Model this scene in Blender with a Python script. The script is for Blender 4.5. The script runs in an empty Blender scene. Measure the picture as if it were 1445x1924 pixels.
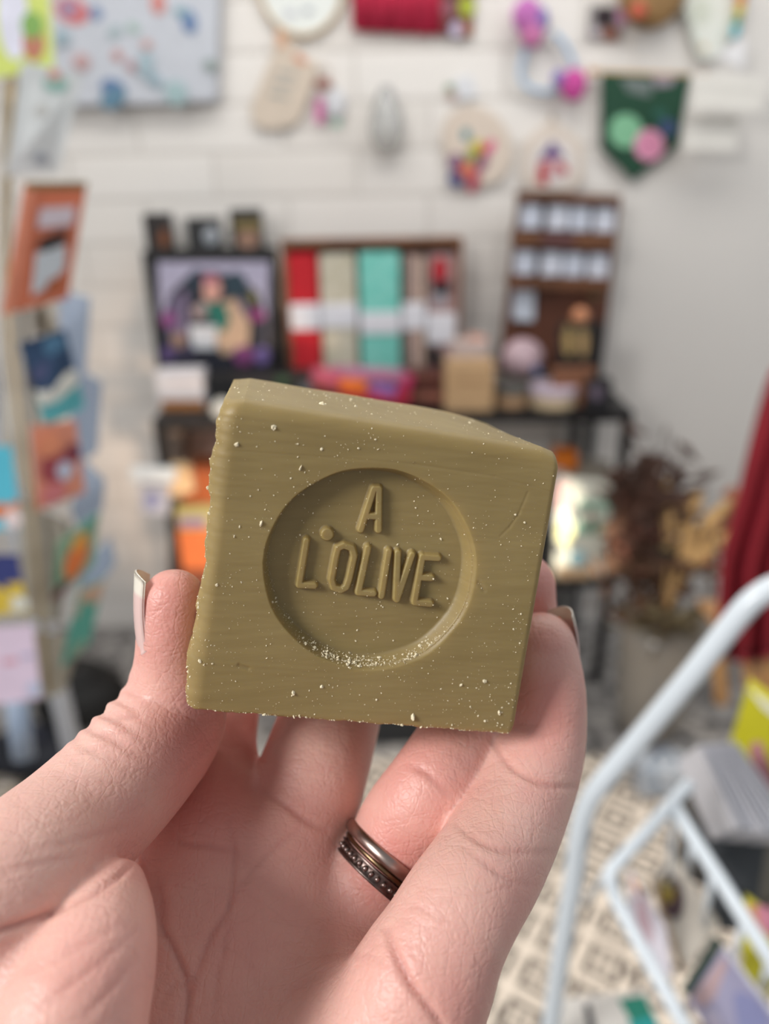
import bpy, bmesh, math, random
import numpy as np
from mathutils import Vector, Matrix
random.seed(7); np.random.seed(7)
C = bpy.context.scene.collection
S = bpy.context.scene

# ------------------------------------------------------------------ camera
FPX = 1445.0                       # focal length in pixels of the 1445x1924 frame
CAM = Vector((0.0, 0.0, 1.5))
PITCH = math.radians(24.4); ROLL = math.radians(1.0)
fwd = Vector((0, math.cos(PITCH), -math.sin(PITCH)))
r0 = Vector((1, 0, 0)); u0 = r0.cross(fwd)
right = (r0 * math.cos(ROLL) - u0 * math.sin(ROLL)).normalized()
up = (u0 * math.cos(ROLL) + r0 * math.sin(ROLL)).normalized()
cd = bpy.data.cameras.new('camera'); cam = bpy.data.objects.new('camera', cd); C.objects.link(cam)
R = Matrix((right, up, -fwd)).transposed()
cam.matrix_world = Matrix.Translation(CAM) @ R.to_4x4()
cd.sensor_fit = 'VERTICAL'; cd.sensor_height = 24.0; cd.lens = 24.0 * FPX / 1924.0
cd.clip_start = 0.01; cd.clip_end = 50
cd.dof.use_dof = True; cd.dof.focus_distance = 0.111; cd.dof.aperture_fstop = 6.8
S.camera = cam

# ------------------------------------------------------------------ light and exposure
w = bpy.data.worlds.new('world'); S.world = w; w.use_nodes = True
bg = w.node_tree.nodes['Background']; bg.inputs[0].default_value = (0.93, 0.96, 1.0, 1); bg.inputs[1].default_value = 0.33
def area(name, loc, target, size, energy, col):
    l = bpy.data.lights.new(name, 'AREA'); l.shape = 'RECTANGLE'; l.size, l.size_y = size; l.energy = energy; l.color = col
    o = bpy.data.objects.new(name, l); C.objects.link(o); o.location = loc
    o.rotation_euler = (Vector(target) - Vector(loc)).to_track_quat('-Z', 'Y').to_euler(); return o
def spot(name, loc, target, energy, col, deg, blend=0.5, rad=0.04):
    l = bpy.data.lights.new(name, 'SPOT'); l.energy = energy; l.color = col; l.spot_size = math.radians(deg); l.spot_blend = blend; l.shadow_soft_size = rad
    o = bpy.data.objects.new(name, l); C.objects.link(o); o.location = loc
    o.rotation_euler = (Vector(target) - Vector(loc)).to_track_quat('-Z', 'Y').to_euler(); return o
area('shop_window_daylight', (-1.25, -0.6, 2.4), (0.0, 0.12, 1.45), (0.55, 0.55), 32, (1.0, 0.975, 0.95))
area('wall_fill', (0.0, 1.25, 2.9), (0.0, 2.1, 1.0), (2.6, 0.7), 29, (1.0, 0.97, 0.93))  # added unseen fill from above that brightens the back wall
area('side_window_daylight', (1.9, 0.9, 2.5), (0.9, 2.0, 1.7), (0.8, 0.8), 9, (0.9, 0.95, 1.0))
spot('sunbeam_floor', (1.7, 0.2, 2.8), (0.25, 1.25, 0.0), 210, (1.0, 0.88, 0.72), 34)
spot('sunbeam_shelf', (0.62, 0.35, 1.0), (0.43, 2.0, 0.54), 400, (1.0, 0.9, 0.74), 11)
spot('warm_bounce_fill', (-0.1, 0.9, 0.35), (-0.4, 2.3, 0.62), 60, (1.0, 0.72, 0.5), 50, 0.8, 0.1)  # added fill standing in for warm bounce off the sunlit floor
S.view_settings.view_transform = 'Standard'; S.view_settings.look = 'None'
S.view_settings.exposure = 0.0; S.view_settings.gamma = 1.0; S.view_settings.use_curve_mapping = False

# ------------------------------------------------------------------ helpers
def ray(px, py): return fwd + right * ((px - 722.5) / FPX) - up * ((py - 962.0) / FPX)
def D(px, py, dep): return CAM + ray(px, py) * dep            # point at a distance along the view axis
def W(px, py, Y): d = ray(px, py); return CAM + d * (Y / d.y)   # point on a vertical plane y = Y
def F(px, py, Z): d = ray(px, py); return CAM + d * ((Z - CAM.z) / d.z)
def lin(c):
    return tuple((v / 255 / 12.92) if v / 255 <= 0.04045 else ((v / 255 + 0.055) / 1.055) ** 2.4 for v in c)
_m = {}
def mat(c, rough=0.6, var=0.0, scale=8.0, metal=0.0, trans=0.0, bump=0.0, coat=0.0, c2=None):
    key = (tuple(c), rough, var, scale, metal, trans, bump, coat, c2)
    if key in _m: return _m[key]
    m = bpy.data.materials.new('surface'); m.use_nodes = True; n = m.node_tree.nodes; l = m.node_tree.links
    b = n['Principled BSDF']; a = lin(c)
    b.inputs['Roughness'].default_value = rough; b.inputs['Metallic'].default_value = metal
    b.inputs['Transmission Weight'].default_value = trans; b.inputs['Coat Weight'].default_value = coat
    tc = n.new('ShaderNodeTexCoord'); nz = n.new('ShaderNodeTexNoise'); nz.inputs['Scale'].default_value = scale; nz.inputs['Detail'].default_value = 4
    l.new(tc.outputs['Object'], nz.inputs['Vector'])
    rp = n.new('ShaderNodeValToRGB'); rp.color_ramp.elements[0].position = 0.38; rp.color_ramp.elements[1].position = 0.62
    d = lin(c2) if c2 else tuple(v * (1 - var) for v in a)
    rp.color_ramp.elements[0].color = (*d, 1); rp.color_ramp.elements[1].color = (*a, 1)
    l.new(nz.outputs[0], rp.inputs[0]); l.new(rp.outputs[0], b.inputs['Base Color'])
    if bump:
        bp = n.new('ShaderNodeBump'); bp.inputs['Strength'].default_value = bump; bp.inputs['Distance'].default_value = 0.003
        l.new(nz.outputs[0], bp.inputs['Height']); l.new(bp.outputs[0], b.inputs['Normal'])
    _m[key] = m; return m
_w = {}
def wl(o): return _w.get(o.name, Vector((0, 0, 0)))
def tag(o, label=None, cat=None, group=None, kind=None):
    if label: o['label'] = label
    if cat: o['category'] = cat
    if group: o['group'] = group
    if kind: o['kind'] = kind
    return o
def thing(name, loc, label, cat, group=None):
    o = bpy.data.objects.new(name, None); C.objects.link(o); o.location = loc; o.empty_display_size = 0.02
    _w[o.name] = Vector(loc); return tag(o, label, cat, group)
def obj(name, vf, m, parent=None, smooth=False, bevel=0.0):
    vs, fs = vf; vs = [Vector(v) for v in vs]
    lo = Vector((min(v.x for v in vs), min(v.y for v in vs), min(v.z for v in vs))); hi = Vector((max(v.x for v in vs), max(v.y for v in vs), max(v.z for v in vs)))
    og = Vector(((lo.x + hi.x) / 2, (lo.y + hi.y) / 2, lo.z))
    me = bpy.data.meshes.new(name); me.from_pydata([v - og for v in vs], [], fs); me.validate()
    bm = bmesh.new(); bm.from_mesh(me); bmesh.ops.recalc_face_normals(bm, faces=bm.faces); bm.to_mesh(me); bm.free()
    if smooth: me.polygons.foreach_set('use_smooth', [True] * len(me.polygons))
    me.materials.append(m)
    o = bpy.data.objects.new(name, me); C.objects.link(o)
    if bevel:
        md = o.modifiers.new('bevel', 'BEVEL'); md.width = bevel; md.segments = 2; md.limit_method = 'ANGLE'
    if parent: o.parent = parent; o.location = og - wl(parent)
    else: o.location = og
    _w[o.name] = og; return o
def join(*a):
    V, Fc = [], []
    for vs, fs in a:
        k = len(V); V += list(vs); Fc += [tuple(i + k for i in f) for f in fs]
    return V, Fc
def box(x0, x1, y0, y1, z0, z1):
    v = [Vector((x, y, z)) for z in (z0, z1) for y in (y0, y1) for x in (x0, x1)]
    return v, [(0, 1, 3, 2), (4, 5, 7, 6), (0, 1, 5, 4), (2, 3, 7, 6), (0, 2, 6, 4), (1, 3, 7, 5)]
def extr(front, off):
    n = len(front); off = Vector(off); v = [Vector(p) for p in front] + [Vector(p) + off for p in front]
    return v, [tuple(range(n)), tuple(range(2 * n - 1, n - 1, -1))] + [(i, (i + 1) % n, (i + 1) % n + n, i + n) for i in range(n)]
def prism(pts, Y, th): return extr([W(x, y, Y) for x, y in pts], (0, th, 0))
def oval(cx, cy, rx, ry=None, n=24, rot=0.0):
    ry = ry or rx; c, s = math.cos(rot), math.sin(rot)
    return [(cx + rx * math.cos(t) * c - ry * math.sin(t) * s, cy + rx * math.cos(t) * s + ry * math.sin(t) * c) for t in [2 * math.pi * i / n for i in range(n)]]
def rect(a, b, c, d): return [(a, b), (c, b), (c, d), (a, d)]
def smooth_path(pts, sub=6):
    P = [Vector(p) for p in pts]; out = []
    for i in range(len(P) - 1):
        a = P[i - 1] if i else P[0] * 2 - P[1]; b = P[i]; c = P[i + 1]; d = P[i + 2] if i + 2 < len(P) else P[-1] * 2 - P[-2]
        for k in range(sub):
            t = k / sub; out.append(0.5 * ((2 * b) + (c - a) * t + (2 * a - 5 * b + 4 * c - d) * t * t + (3 * b - a - 3 * c + d) * t ** 3))
    return out + [P[-1]]
def tube(pts, r, n=12, smooth=True, closed=False):
    P = smooth_path(pts) if smooth else [Vector(p) for p in pts]
    V, Fc = [], []; m = len(P); prev = None
    for i, p in enumerate(P):
        if closed: t = (P[(i + 1) % m] - P[i - 1]).normalized()
        else: t = (P[min(i + 1, m - 1)] - P[max(i - 1, 0)]).normalized()
        if prev is None: a = t.orthogonal().normalized()
        else: a = (prev - t * prev.dot(t)).normalized()
        prev = a; b = t.cross(a); rr = r(i / (m - 1)) if callable(r) else r
        V += [p + (a * math.cos(2 * math.pi * j / n) + b * math.sin(2 * math.pi * j / n)) * rr for j in range(n)]
    for i in range(m if closed else m - 1):
        k = (i + 1) % m
        Fc += [(i * n + j, i * n + (j + 1) % n, k * n + (j + 1) % n, k * n + j) for j in range(n)]
    if not closed: Fc += [tuple(range(n)), tuple(range((m - 1) * n, m * n))[::-1]]
    return V, Fc
def lathe(c, prof, n=28):
    V, Fc = [], []; c = Vector(c)
    for r, z in prof: V += [c + Vector((r * math.cos(2 * math.pi * j / n), r * math.sin(2 * math.pi * j / n), z)) for j in range(n)]
    for i in range(len(prof) - 1): Fc += [(i * n + j, i * n + (j + 1) % n, (i + 1) * n + (j + 1) % n, (i + 1) * n + j) for j in range(n)]
    Fc += [tuple(range(n)), tuple(range((len(prof) - 1) * n, len(prof) * n))]
    return V, Fc
def ball(c, r, n=14, lump=0.0, sc=(1, 1, 1)):
    V, Fc = [], []; c = Vector(c)
    for i in range(1, n):
        th = math.pi * i / n
        for j in range(2 * n):
            ph = math.pi * j / n; q = r * (1 + random.uniform(-lump, lump))
            V.append(c + Vector((q * math.sin(th) * math.cos(ph) * sc[0], q * math.sin(th) * math.sin(ph) * sc[1], q * math.cos(th) * sc[2])))
    V += [c + Vector((0, 0, r * sc[2])), c - Vector((0, 0, r * sc[2]))]; m = 2 * n; T = len(V) - 2
    for i in range(n - 2): Fc += [(i * m + j, i * m + (j + 1) % m, (i + 1) * m + (j + 1) % m, (i + 1) * m + j) for j in range(m)]
    Fc += [(T, (j + 1) % m, j) for j in range(m)] + [(T + 1, (n - 2) * m + j, (n - 2) * m + (j + 1) % m) for j in range(m)]
    return V, Fc
def card(pts, th):
    """thin slab through four (px, py, depth) corners"""
    q = [D(*p) for p in pts]; nrm = (q[1] - q[0]).cross(q[3] - q[0]).normalized()
    if nrm.dot(fwd) < 0: nrm = -nrm
    return extr(q, nrm * th), q, nrm
def decal(q, nrm, uv, lift=0.0006):
    """thin printed shape on a card: uv in 0..1 of its corners"""
    P = []
    for u, v in uv:
        a = q[0].lerp(q[1], u); b = q[3].lerp(q[2], u); P.append(a.lerp(b, v) - nrm * lift)
    return extr(P, nrm * lift * 0.9)
def struct(name, vf, m, **k): o = obj(name, vf, m, **k); o['kind'] = 'structure'; return o
# ================================================================== room shell
YW = 2.35
xc = W(1158, 420, YW).x
def brick_mat():
    m = bpy.data.materials.new('painted_brick'); m.use_nodes = True; n = m.node_tree.nodes; l = m.node_tree.links; b = n['Principled BSDF']
    tc = n.new('ShaderNodeTexCoord'); mp = n.new('ShaderNodeMapping'); mp.inputs['Rotation'].default_value = (math.radians(90), 0, 0); l.new(tc.outputs['Object'], mp.inputs['Vector'])
    br = n.new('ShaderNodeTexBrick'); br.inputs['Scale'].default_value = 1; br.inputs['Brick Width'].default_value = 0.40; br.inputs['Row Height'].default_value = 0.118
    br.inputs['Mortar Size'].default_value = 0.008; br.inputs['Mortar Smooth'].default_value = 0.7
    br.inputs['Color1'].default_value = (*lin((226, 222, 217)), 1); br.inputs['Color2'].default_value = (*lin((218, 213, 207)), 1); br.inputs['Mortar'].default_value = (*lin((208, 203, 197)), 1)
    l.new(mp.outputs[0], br.inputs['Vector']); l.new(br.outputs['Color'], b.inputs['Base Color']); b.inputs['Roughness'].default_value = 0.6
    bp = n.new('ShaderNodeBump'); bp.invert = True; bp.inputs['Strength'].default_value = 0.5; bp.inputs['Distance'].default_value = 0.006; l.new(br.outputs['Fac'], bp.inputs['Height']); l.new(bp.outputs[0], b.inputs['Normal']); return m
struct('wall_back', box(-3.2, xc, YW, YW + 0.12, 0, 3.2), brick_mat())
struct('wall_right', box(xc, 2.4, YW - .006, YW + .12, 0, 3.2), mat((214, 210, 205), 0.65, var=0.03, scale=2))
def tile_mat():
    m = bpy.data.materials.new('patterned_tile'); m.use_nodes = True; n = m.node_tree.nodes; l = m.node_tree.links; b = n['Principled BSDF']
    tc = n.new('ShaderNodeTexCoord'); mp = n.new('ShaderNodeMapping'); s_ = 1 / 0.098; mp.inputs['Scale'].default_value = (s_, s_, s_); mp.inputs['Rotation'].default_value = (0, 0, math.radians(33)); l.new(tc.outputs['Object'], mp.inputs['Vector'])
    sp = n.new('ShaderNodeSeparateXYZ'); l.new(mp.outputs[0], sp.inputs[0])
    def M(op, a, c=None):
        q = n.new('ShaderNodeMath'); q.operation = op
        for s2, v in ((q.inputs[0], a), (q.inputs[1], c)):
            if v is None: continue
            if isinstance(v, (int, float)): s2.default_value = v
            else: l.new(v, s2)
        return q.outputs[0]
    fu = M('FRACT', M('ADD', sp.outputs[0], 50)); fv = M('FRACT', M('ADD', sp.outputs[1], 50))
    au = M('ABSOLUTE', M('SUBTRACT', fu, 0.5)); av = M('ABSOLUTE', M('SUBTRACT', fv, 0.5)); dm = M('MAXIMUM', au, av)
    ctr = M('LESS_THAN', dm, 0.10); ring = M('MULTIPLY', M('GREATER_THAN', dm, 0.24), M('LESS_THAN', dm, 0.37))
    par = M('FRACT', M('MULTIPLY', M('ADD', M('FLOOR', M('ADD', sp.outputs[0], 50)), M('FLOOR', M('ADD', sp.outputs[1], 50))), 0.5)); odd = M('GREATER_THAN', par, -1.0)
    nz = n.new('ShaderNodeTexNoise'); nz.inputs['Scale'].default_value = 3.2; nz.inputs['Detail'].default_value = 5; l.new(mp.outputs[0], nz.inputs['Vector'])
    dark = M('MAXIMUM', M('MULTIPLY', M('MAXIMUM', ctr, ring), odd), M('MULTIPLY', M('MULTIPLY', M('LESS_THAN', M('ABSOLUTE', M('SUBTRACT', dm, 0.46)), 0.05), M('GREATER_THAN', nz.outputs[0], 0.62)), 1.0))
    dark = M('MAXIMUM', dark, M('MULTIPLY', M('MULTIPLY', ctr, M('SUBTRACT', 1.0, odd)), 0.6))
    mx = n.new('ShaderNodeMix'); mx.data_type = 'RGBA'; l.new(dark, mx.inputs[0]); mx.inputs[6].default_value = (*lin((222, 211, 198)), 1); mx.inputs[7].default_value = (*lin((66, 58, 52)), 1)
    l.new(mx.outputs[2], b.inputs['Base Color']); b.inputs['Roughness'].default_value = 0.45; return m
YT = 1.66
struct('floor', box(-3.2, 2.6, YT, YW + 0.12, -0.05, 0), mat((172, 168, 164), 0.6, scale=22, c2=(84, 82, 82)))
struct('floor_tiled', box(-3.2, 2.6, -2.0, YT, -0.05, 0), tile_mat())

# ------------------------------------------------------------------ wall decorations
def flat(name, label, cat, pts, col, parts=(), Y=YW - 0.012, th=0.012, rough=0.8, group=None, var=0.06, part='panel'):
    c = W(sum(p[0] for p in pts) / len(pts), max(p[1] for p in pts), Y)
    t = thing(name, c, label, cat, group); obj(part, prism(pts, Y, th), mat(col, rough, var=var, scale=30), t, bevel=0.002)
    for k, (pn, pp, pc) in enumerate(parts): obj(pn, prism(pp, Y - 0.0012 - 0.0005 * k, 0.0012 + 0.0005 * k + 0.001), mat(pc, rough, var=0.15, scale=60), t)
    return t
fl_ = []
for (cx_, cy_, rr, c_, nm_) in [(135, 20, 34, (205, 88, 92), 'flower'), (128, 16, 14, (120, 130, 175), 'flower_centre'), (180, 25, 15, (96, 120, 168), 'petal'), (297, 5, 22, (208, 110, 100), 'flower'),
    (355, 40, 24, (70, 105, 160), 'flower'), (340, 22, 14, (100, 150, 165), 'leaf'), (215, 60, 14, (150, 175, 180), 'leaf'), (250, 52, 13, (150, 185, 172), 'leaf'), (275, 84, 10, (200, 140, 130), 'bud'), (220, 104, 11, (190, 120, 115), 'bud'), (248, 124, 10, (175, 110, 115), 'bud'),
    (152, 116, 17, (190, 145, 145), 'flower'), (212, 165, 24, (52, 92, 150), 'flower'), (212, 184, 26, (60, 110, 140), 'leaf'), (272, 120, 24, (150, 178, 190), 'leaf'), (330, 175, 24, (145, 180, 185), 'leaf'), (395, 122, 13, (120, 140, 135), 'bud'), (290, 150, 16, (130, 165, 180), 'leaf'), (115, 70, 16, (140, 170, 185), 'leaf')]:
    fl_.append((nm_, oval(cx_, cy_, rr, rr * random.uniform(.6, 1), 16, random.uniform(0, 3)), tuple(int(a_ * .72 + 195 * .28) for a_ in c_)))
flat('floral_canvas', 'pale grey canvas printed with blue and red flowers, upper left on the brick wall', 'picture', [(98, -90), (412, -90), (406, 188), (300, 194), (102, 198)], (192, 196, 204), fl_, Y=YW - 0.05, th=0.05, part='canvas')
# embroidery hoop
c = W(565, -32, YW - 0.015); hr = (W(645, -32, YW - 0.015) - W(565, -32, YW - 0.015)).length
t = thing('embroidery_hoop', c, 'round wooden embroidery hoop with pale fabric at the top of the wall', 'hoop')
obj('hoop_ring', tube([c + Vector((hr * math.cos(a), 0, hr * 1.06 * math.sin(a))) for a in [2 * math.pi * i / 40 for i in range(40)]], 0.0055, 8, smooth=False, closed=True), mat((190, 165, 130), 0.5), t, smooth=True)
obj('fabric', extr([c + Vector((hr * .97 * math.cos(a), 0.003, hr * 1.03 * math.sin(a))) for a in [2 * math.pi * i / 40 for i in range(40)]], (0, 0.003, 0)), mat((222, 226, 222), 0.9), t)
obj('stitched_motif', prism(oval(578, 20, 10, 6), YW - 0.0135, 0.002), mat((160, 165, 175), 0.9), t); obj('stitched_motif', prism(oval(545, 26, 12, 8), YW - 0.0135, 0.002), mat((190, 192, 200), 0.9), t)
# raspberry textile with folds
pts = []
for i in range(41):
    u = i / 40; pts.append((658 + 170 * u, (52 if u < .05 else 58 + 8 * u + 1.5 * math.sin(u * 60))))
V = []
for i in range(41):
    u = i / 40; yy = YW - 0.02 - 0.006 * math.sin(u * 26)
    V += [W(658 + 168 * u, -90, yy), W(661 + 168 * u, pts[i][1], yy)]
Fq = [(2 * i, 2 * i + 2, 2 * i + 3, 2 * i + 1) for i in range(40)]
t = thing('wall_hanging', W(740, 62, YW - .02), 'raspberry red cloth hanging in folds at the top of the wall', 'cloth')
ob = obj('cloth', (V, Fq), mat((186, 30, 66), 0.8, var=.2, scale=25), t, smooth=True); md = ob.modifiers.new('solid', 'SOLIDIFY'); md.thickness = 0.003
obj('stitching_band', prism([(690, 20), (760, 24), (760, 28), (690, 24)], YW - .03, .002), mat((150, 20, 52), .8), t)
flat('collage_picture', 'small dark brown picture with lime and lilac shapes beside the raspberry cloth', 'picture', [(826, -60), (892, -60), (888, 68), (826, 64)], (92, 52, 48), [('shape', oval(878, 12, 16, 20), (168, 178, 60)), ('shape', oval(858, 55, 13, 15, 12, .4), (190, 180, 205)), ('shape', oval(842, 15, 13, 18), (140, 88, 98)), ('shape', rect(868, 40, 886, 66), (150, 82, 30))], Y=YW - .02, th=.02)
# kraft tag with text lines
flat('gift_tag', 'large slanting beige tag with faint grey lettering hanging under the hoop', 'tag', [(517, 68), (540, 66), (574, 108), (600, 122), (578, 190), (560, 232), (512, 246), (478, 236), (470, 205), (492, 150), (512, 105)], (206, 192, 176),
     [('lettering', [(520, 130), (556, 138), (554, 146), (518, 138)], (170, 170, 165)), ('lettering', [(512, 150), (552, 158), (550, 166), (510, 158)], (170, 170, 165)), ('lettering', [(506, 172), (544, 180), (542, 188), (504, 180)], (172, 172, 166)), ('ribbon', [(555, 100), (578, 112), (574, 122), (552, 112)], (214, 150, 122)), ('loop', [(518, 56), (534, 58), (540, 88), (522, 90)], (214, 170, 140))], Y=YW - .02, th=.012, part='tag_board')
c = W(622, 205, YW - .02)
t = thing('hanging_ornament', c, 'small pale ornament with a magenta stripe hanging right of the beige tag', 'ornament')
obj('body', ball(W(630, 195, YW - .02), .028, 10, .05, (1, .35, 1.35)), mat((205, 206, 210), .5), t, smooth=True)
obj('stripe', prism([(594, 184), (608, 184), (608, 230), (592, 230)], YW - .025, .008), mat((200, 105, 160), .7), t)
obj('bow', ball(W(608, 158, YW - .03), .016, 8, .2, (1.4, .5, .8)), mat((150, 92, 76), .7), t, smooth=True); obj('leaf', prism(oval(632, 232, 9, 7), YW - .03, .003), mat((150, 190, 170), .7), t)
obj('string', tube([W(612, 150, YW - .02), W(618, 132, YW - .01), W(600, 118, YW - .01)], .0015, 6), mat((160, 140, 115), .8), t)
# glass bauble with top
c = W(727, 255, YW - .03)
t = thing('glass_bauble', c, 'clear grey teardrop glass bauble hanging in the middle of the brick wall', 'ornament')
cc = W(727, 290, YW - .03); obj('glass_body', lathe(cc, [(.002, 0), (.026, .006), (.044, .04), (.047, .07), (.038, .11), (.02, .15), (.012, .165)], 24), mat((226, 227, 225), .2, trans=.6, coat=.3), t, smooth=True)
obj('cap', lathe(W(727, 185, YW - .03), [(.014, 0), (.015, .012), (.006, .022), (.002, .03)], 14), mat((132, 118, 118), .4, metal=.5), t, smooth=True)
obj('bow', ball(W(727, 178, YW - .035), .013, 8, .2, (1.6, .5, .8)), mat((176, 170, 184), .7), t, smooth=True)
flat('folded_sachet', 'small white sachet with a green sprig above the parrot disc', 'sachet', [(852, 150), (886, 140), (898, 182), (862, 190)], (216, 218, 222), [('sprig', oval(845, 165, 9, 7), (140, 165, 140)), ('bud', oval(850, 180, 9, 6), (205, 170, 160))])
# disc with bright bird
t = flat('painted_disc', 'tilted pale wooden disc painted with a bright parrot, right of the glass bauble', 'ornament', oval(897, 272, 62, 78, 36, -.5), (212, 198, 184),
     [('painted_patch', oval(x, y, a, b_, 14, r_), c_) for x, y, a, b_, r_, c_ in [(876, 253, 9, 12, 0, (72, 140, 150)), (897, 276, 15, 13, 0, (196, 180, 60)), (918, 278, 9, 18, .6, (214, 70, 130)), (886, 295, 14, 11, 0, (130, 140, 70)), (874, 318, 13, 14, .4, (214, 105, 60)), (856, 305, 14, 18, .3, (130, 95, 125)), (906, 305, 10, 20, .3, (140, 75, 110)), (856, 338, 15, 13, .6, (66, 72, 125)), (890, 340, 10, 24, .25, (176, 62, 86))]], Y=YW - .02, th=.01, part='disc')
# pompom garland ring
t = thing('pompom_garland', W(1035, 190, YW - .04), 'pink and purple pompom garland on a blue looped cord, upper right of the wall', 'garland')
obj('cord', tube([W(990, 80, YW - .03), W(978, 140, YW - .03), W(1000, 168, YW - .03), W(1050, 168, YW - .03), W(1078, 130, YW - .03), W(1062, 85, YW - .03), W(1040, 62, YW - .03)], .0075, 10), mat((164, 188, 212), .9), t, smooth=True)
for x, y, r_, c_, nm_ in [(990, 30, .036, (200, 120, 190), 'pompom'), (1000, 62, .030, (214, 130, 180), 'pompom'), (1012, 38, .026, (130, 120, 185), 'pompom'), (1078, 160, .034, (206, 82, 160), 'pompom'), (1050, 148, .018, (140, 128, 190), 'pompom')]:
    obj(nm_, ball(W(x, y, YW - .045), r_, 12, .09, (1, .8, 1.1)), mat(c_, .95, var=.3, scale=60), t)
flat('photo_card', 'small dark photograph with a pink edge left of the brown round box', 'picture', [(1110, 8), (1176, 14), (1168, 78), (1104, 72)], (150, 146, 146), [('dark_area', rect(1118, 14, 1154, 50), (46, 34, 40)), ('pink_area', oval(1168, 28, 9, 20), (214, 150, 190)), ('brown_area', rect(1134, 52, 1160, 74), (132, 72, 48)), ('print_line', rect(1110, 54, 1128, 68), (190, 180, 186))])
t = thing('round_basket', W(1228, 36, YW - .05), 'brown round woven basket cut by the top edge, upper right', 'basket')
obj('basket', ball(W(1228, -22, YW - .05), .088, 12, .0, (1, .5, 1.0)), mat((160, 125, 80), .7, var=.35, scale=40, bump=.6), t, smooth=True); obj('red_flower', ball(W(1200, 18, YW - .095), .018, 8, .2, (1, .5, 1)), mat((188, 92, 70), .8), t)
# white pennants
def pennant(name, label, pts, col, Y, parts=()):
    return flat(name, label, 'pennant', pts, col, parts, Y=Y, th=.004, part='cloth')
pennant('white_pennant', 'large pale pennant with faint stitching hanging at the top right', [(1262, -60), (1402, -60), (1400, 30), (1345, 112), (1318, 110)], (218, 220, 212), YW - .03, [('stitched_motif', oval(1322, 88, 8, 7), (206, 186, 160)), ('stitched_motif', oval(1318, 20, 20, 26), (206, 210, 196)), ('edge_trim', [(1262, -60), (1272, -60), (1322, 108), (1314, 110)], (206, 212, 202))])
t = thing('rainbow_tassel', W(1385, 70, YW - .05), 'narrow rainbow coloured tassel at the top right', 'tassel')
for k, (c_, a, b_) in enumerate([((222, 120, 60), -30, 8), ((222, 196, 60), 8, 28), ((110, 140, 70), 28, 46), ((60, 180, 196), 46, 72)]):
    obj('thread_bundle', tube([W(1396 - k * 4, a, YW - .05), W(1392 - k * 4, b_, YW - .05)], .011 - .0008 * k, 10, smooth=False), mat(c_, .8), t, smooth=True)
t = flat('green_pennant', 'dark green velvet pennant with mint and pink flowers hanging on a dowel', 'pennant', [(1130, 136), (1297, 142), (1276, 272), (1190, 340), (1130, 280)], (22, 66, 46),
     [('stitched_lettering', [(1165, 146), (1225, 150), (1222, 182), (1180, 172)], (110, 120, 118)), ('stitched_lettering', [(1225, 140), (1275, 144), (1262, 160), (1232, 164)], (150, 140, 150)), ('blue_flower', oval(1255, 240, 17, 16), (60, 78, 116)), ('leaf', oval(1240, 215, 14, 12), (40, 92, 80)), ('mint_flower', oval(1176, 246, 31, 32), (128, 186, 148)), ('pink_flower', oval(1220, 273, 28, 30), (220, 150, 180)), ('pink_centre', oval(1220, 273, 9), (200, 110, 150))], Y=YW - .03, th=.008, part='cloth')
dw = obj('dowel', tube([W(1112, 135, YW - .026), W(1322, 143, YW - .026)], .005, 10, smooth=False), mat((196, 160, 110), .6), t, smooth=True)
for x, y in ((1112, 135), (1322, 143)): obj('dowel_end', ball(W(x, y, YW - .026), .009, 8), mat((204, 150, 96), .6), dw, smooth=True)
def wallcard(name, label, pts, Y, group=None):
    t = flat(name, label, 'card', pts, (222, 219, 212), [('printed_line', [(pts[0][0] + 14, pts[0][1] + 22), (pts[1][0] - 14, pts[1][1] + 22), (pts[1][0] - 14, pts[1][1] + 25), (pts[0][0] + 14, pts[0][1] + 25)], (206, 203, 198))], Y=Y, th=.006); return t
wallcard('paper_sign', 'upper of two cream paper signs right of the green pennant', [(1300, 138), (1436, 146), (1432, 212), (1298, 206)], 2.2)
wallcard('paper_sign', 'lower of two cream paper signs right of the green pennant', [(1290, 216), (1388, 218), (1384, 284), (1282, 282)], 2.24)
pennant('small_pennant', 'small white triangular pennant above the cream paper signs', [(1345, 104), (1404, 66), (1400, 132)], (226, 225, 226), 2.25, [('hem', [(1398, 70), (1404, 66), (1400, 132), (1396, 130)], (210, 208, 210))])
# bauble house ornament with mushroom figure
t = flat('house_ornament', 'pale wooden house shaped ornament with a purple hatted red figure, above the brown rack', 'ornament', [(1038, 222), (1096, 268), (1098, 340), (1072, 358), (1000, 358), (980, 335), (984, 268)], (214, 202, 190),
    [('inner_panel', oval(1040, 305, 42, 46), (222, 216, 212)), ('hat', [(1038, 264), (1062, 296), (1012, 300)], (96, 66, 128)), ('coat', [(1012, 306), (1030, 300), (1028, 350), (1008, 344)], (180, 46, 56)), ('sleeve', [(1050, 300), (1070, 318), (1062, 330), (1048, 322)], (182, 50, 60)), ('beard', oval(1040, 316, 10, 20), (206, 170, 174))], Y=YW - .02, th=.012)
obj('hanging_loop', tube([W(1036, 230, YW - .02), W(1038, 214, YW - .02), W(1042, 230, YW - .02)], .002, 6), mat((150, 130, 100), .8), t)

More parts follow.
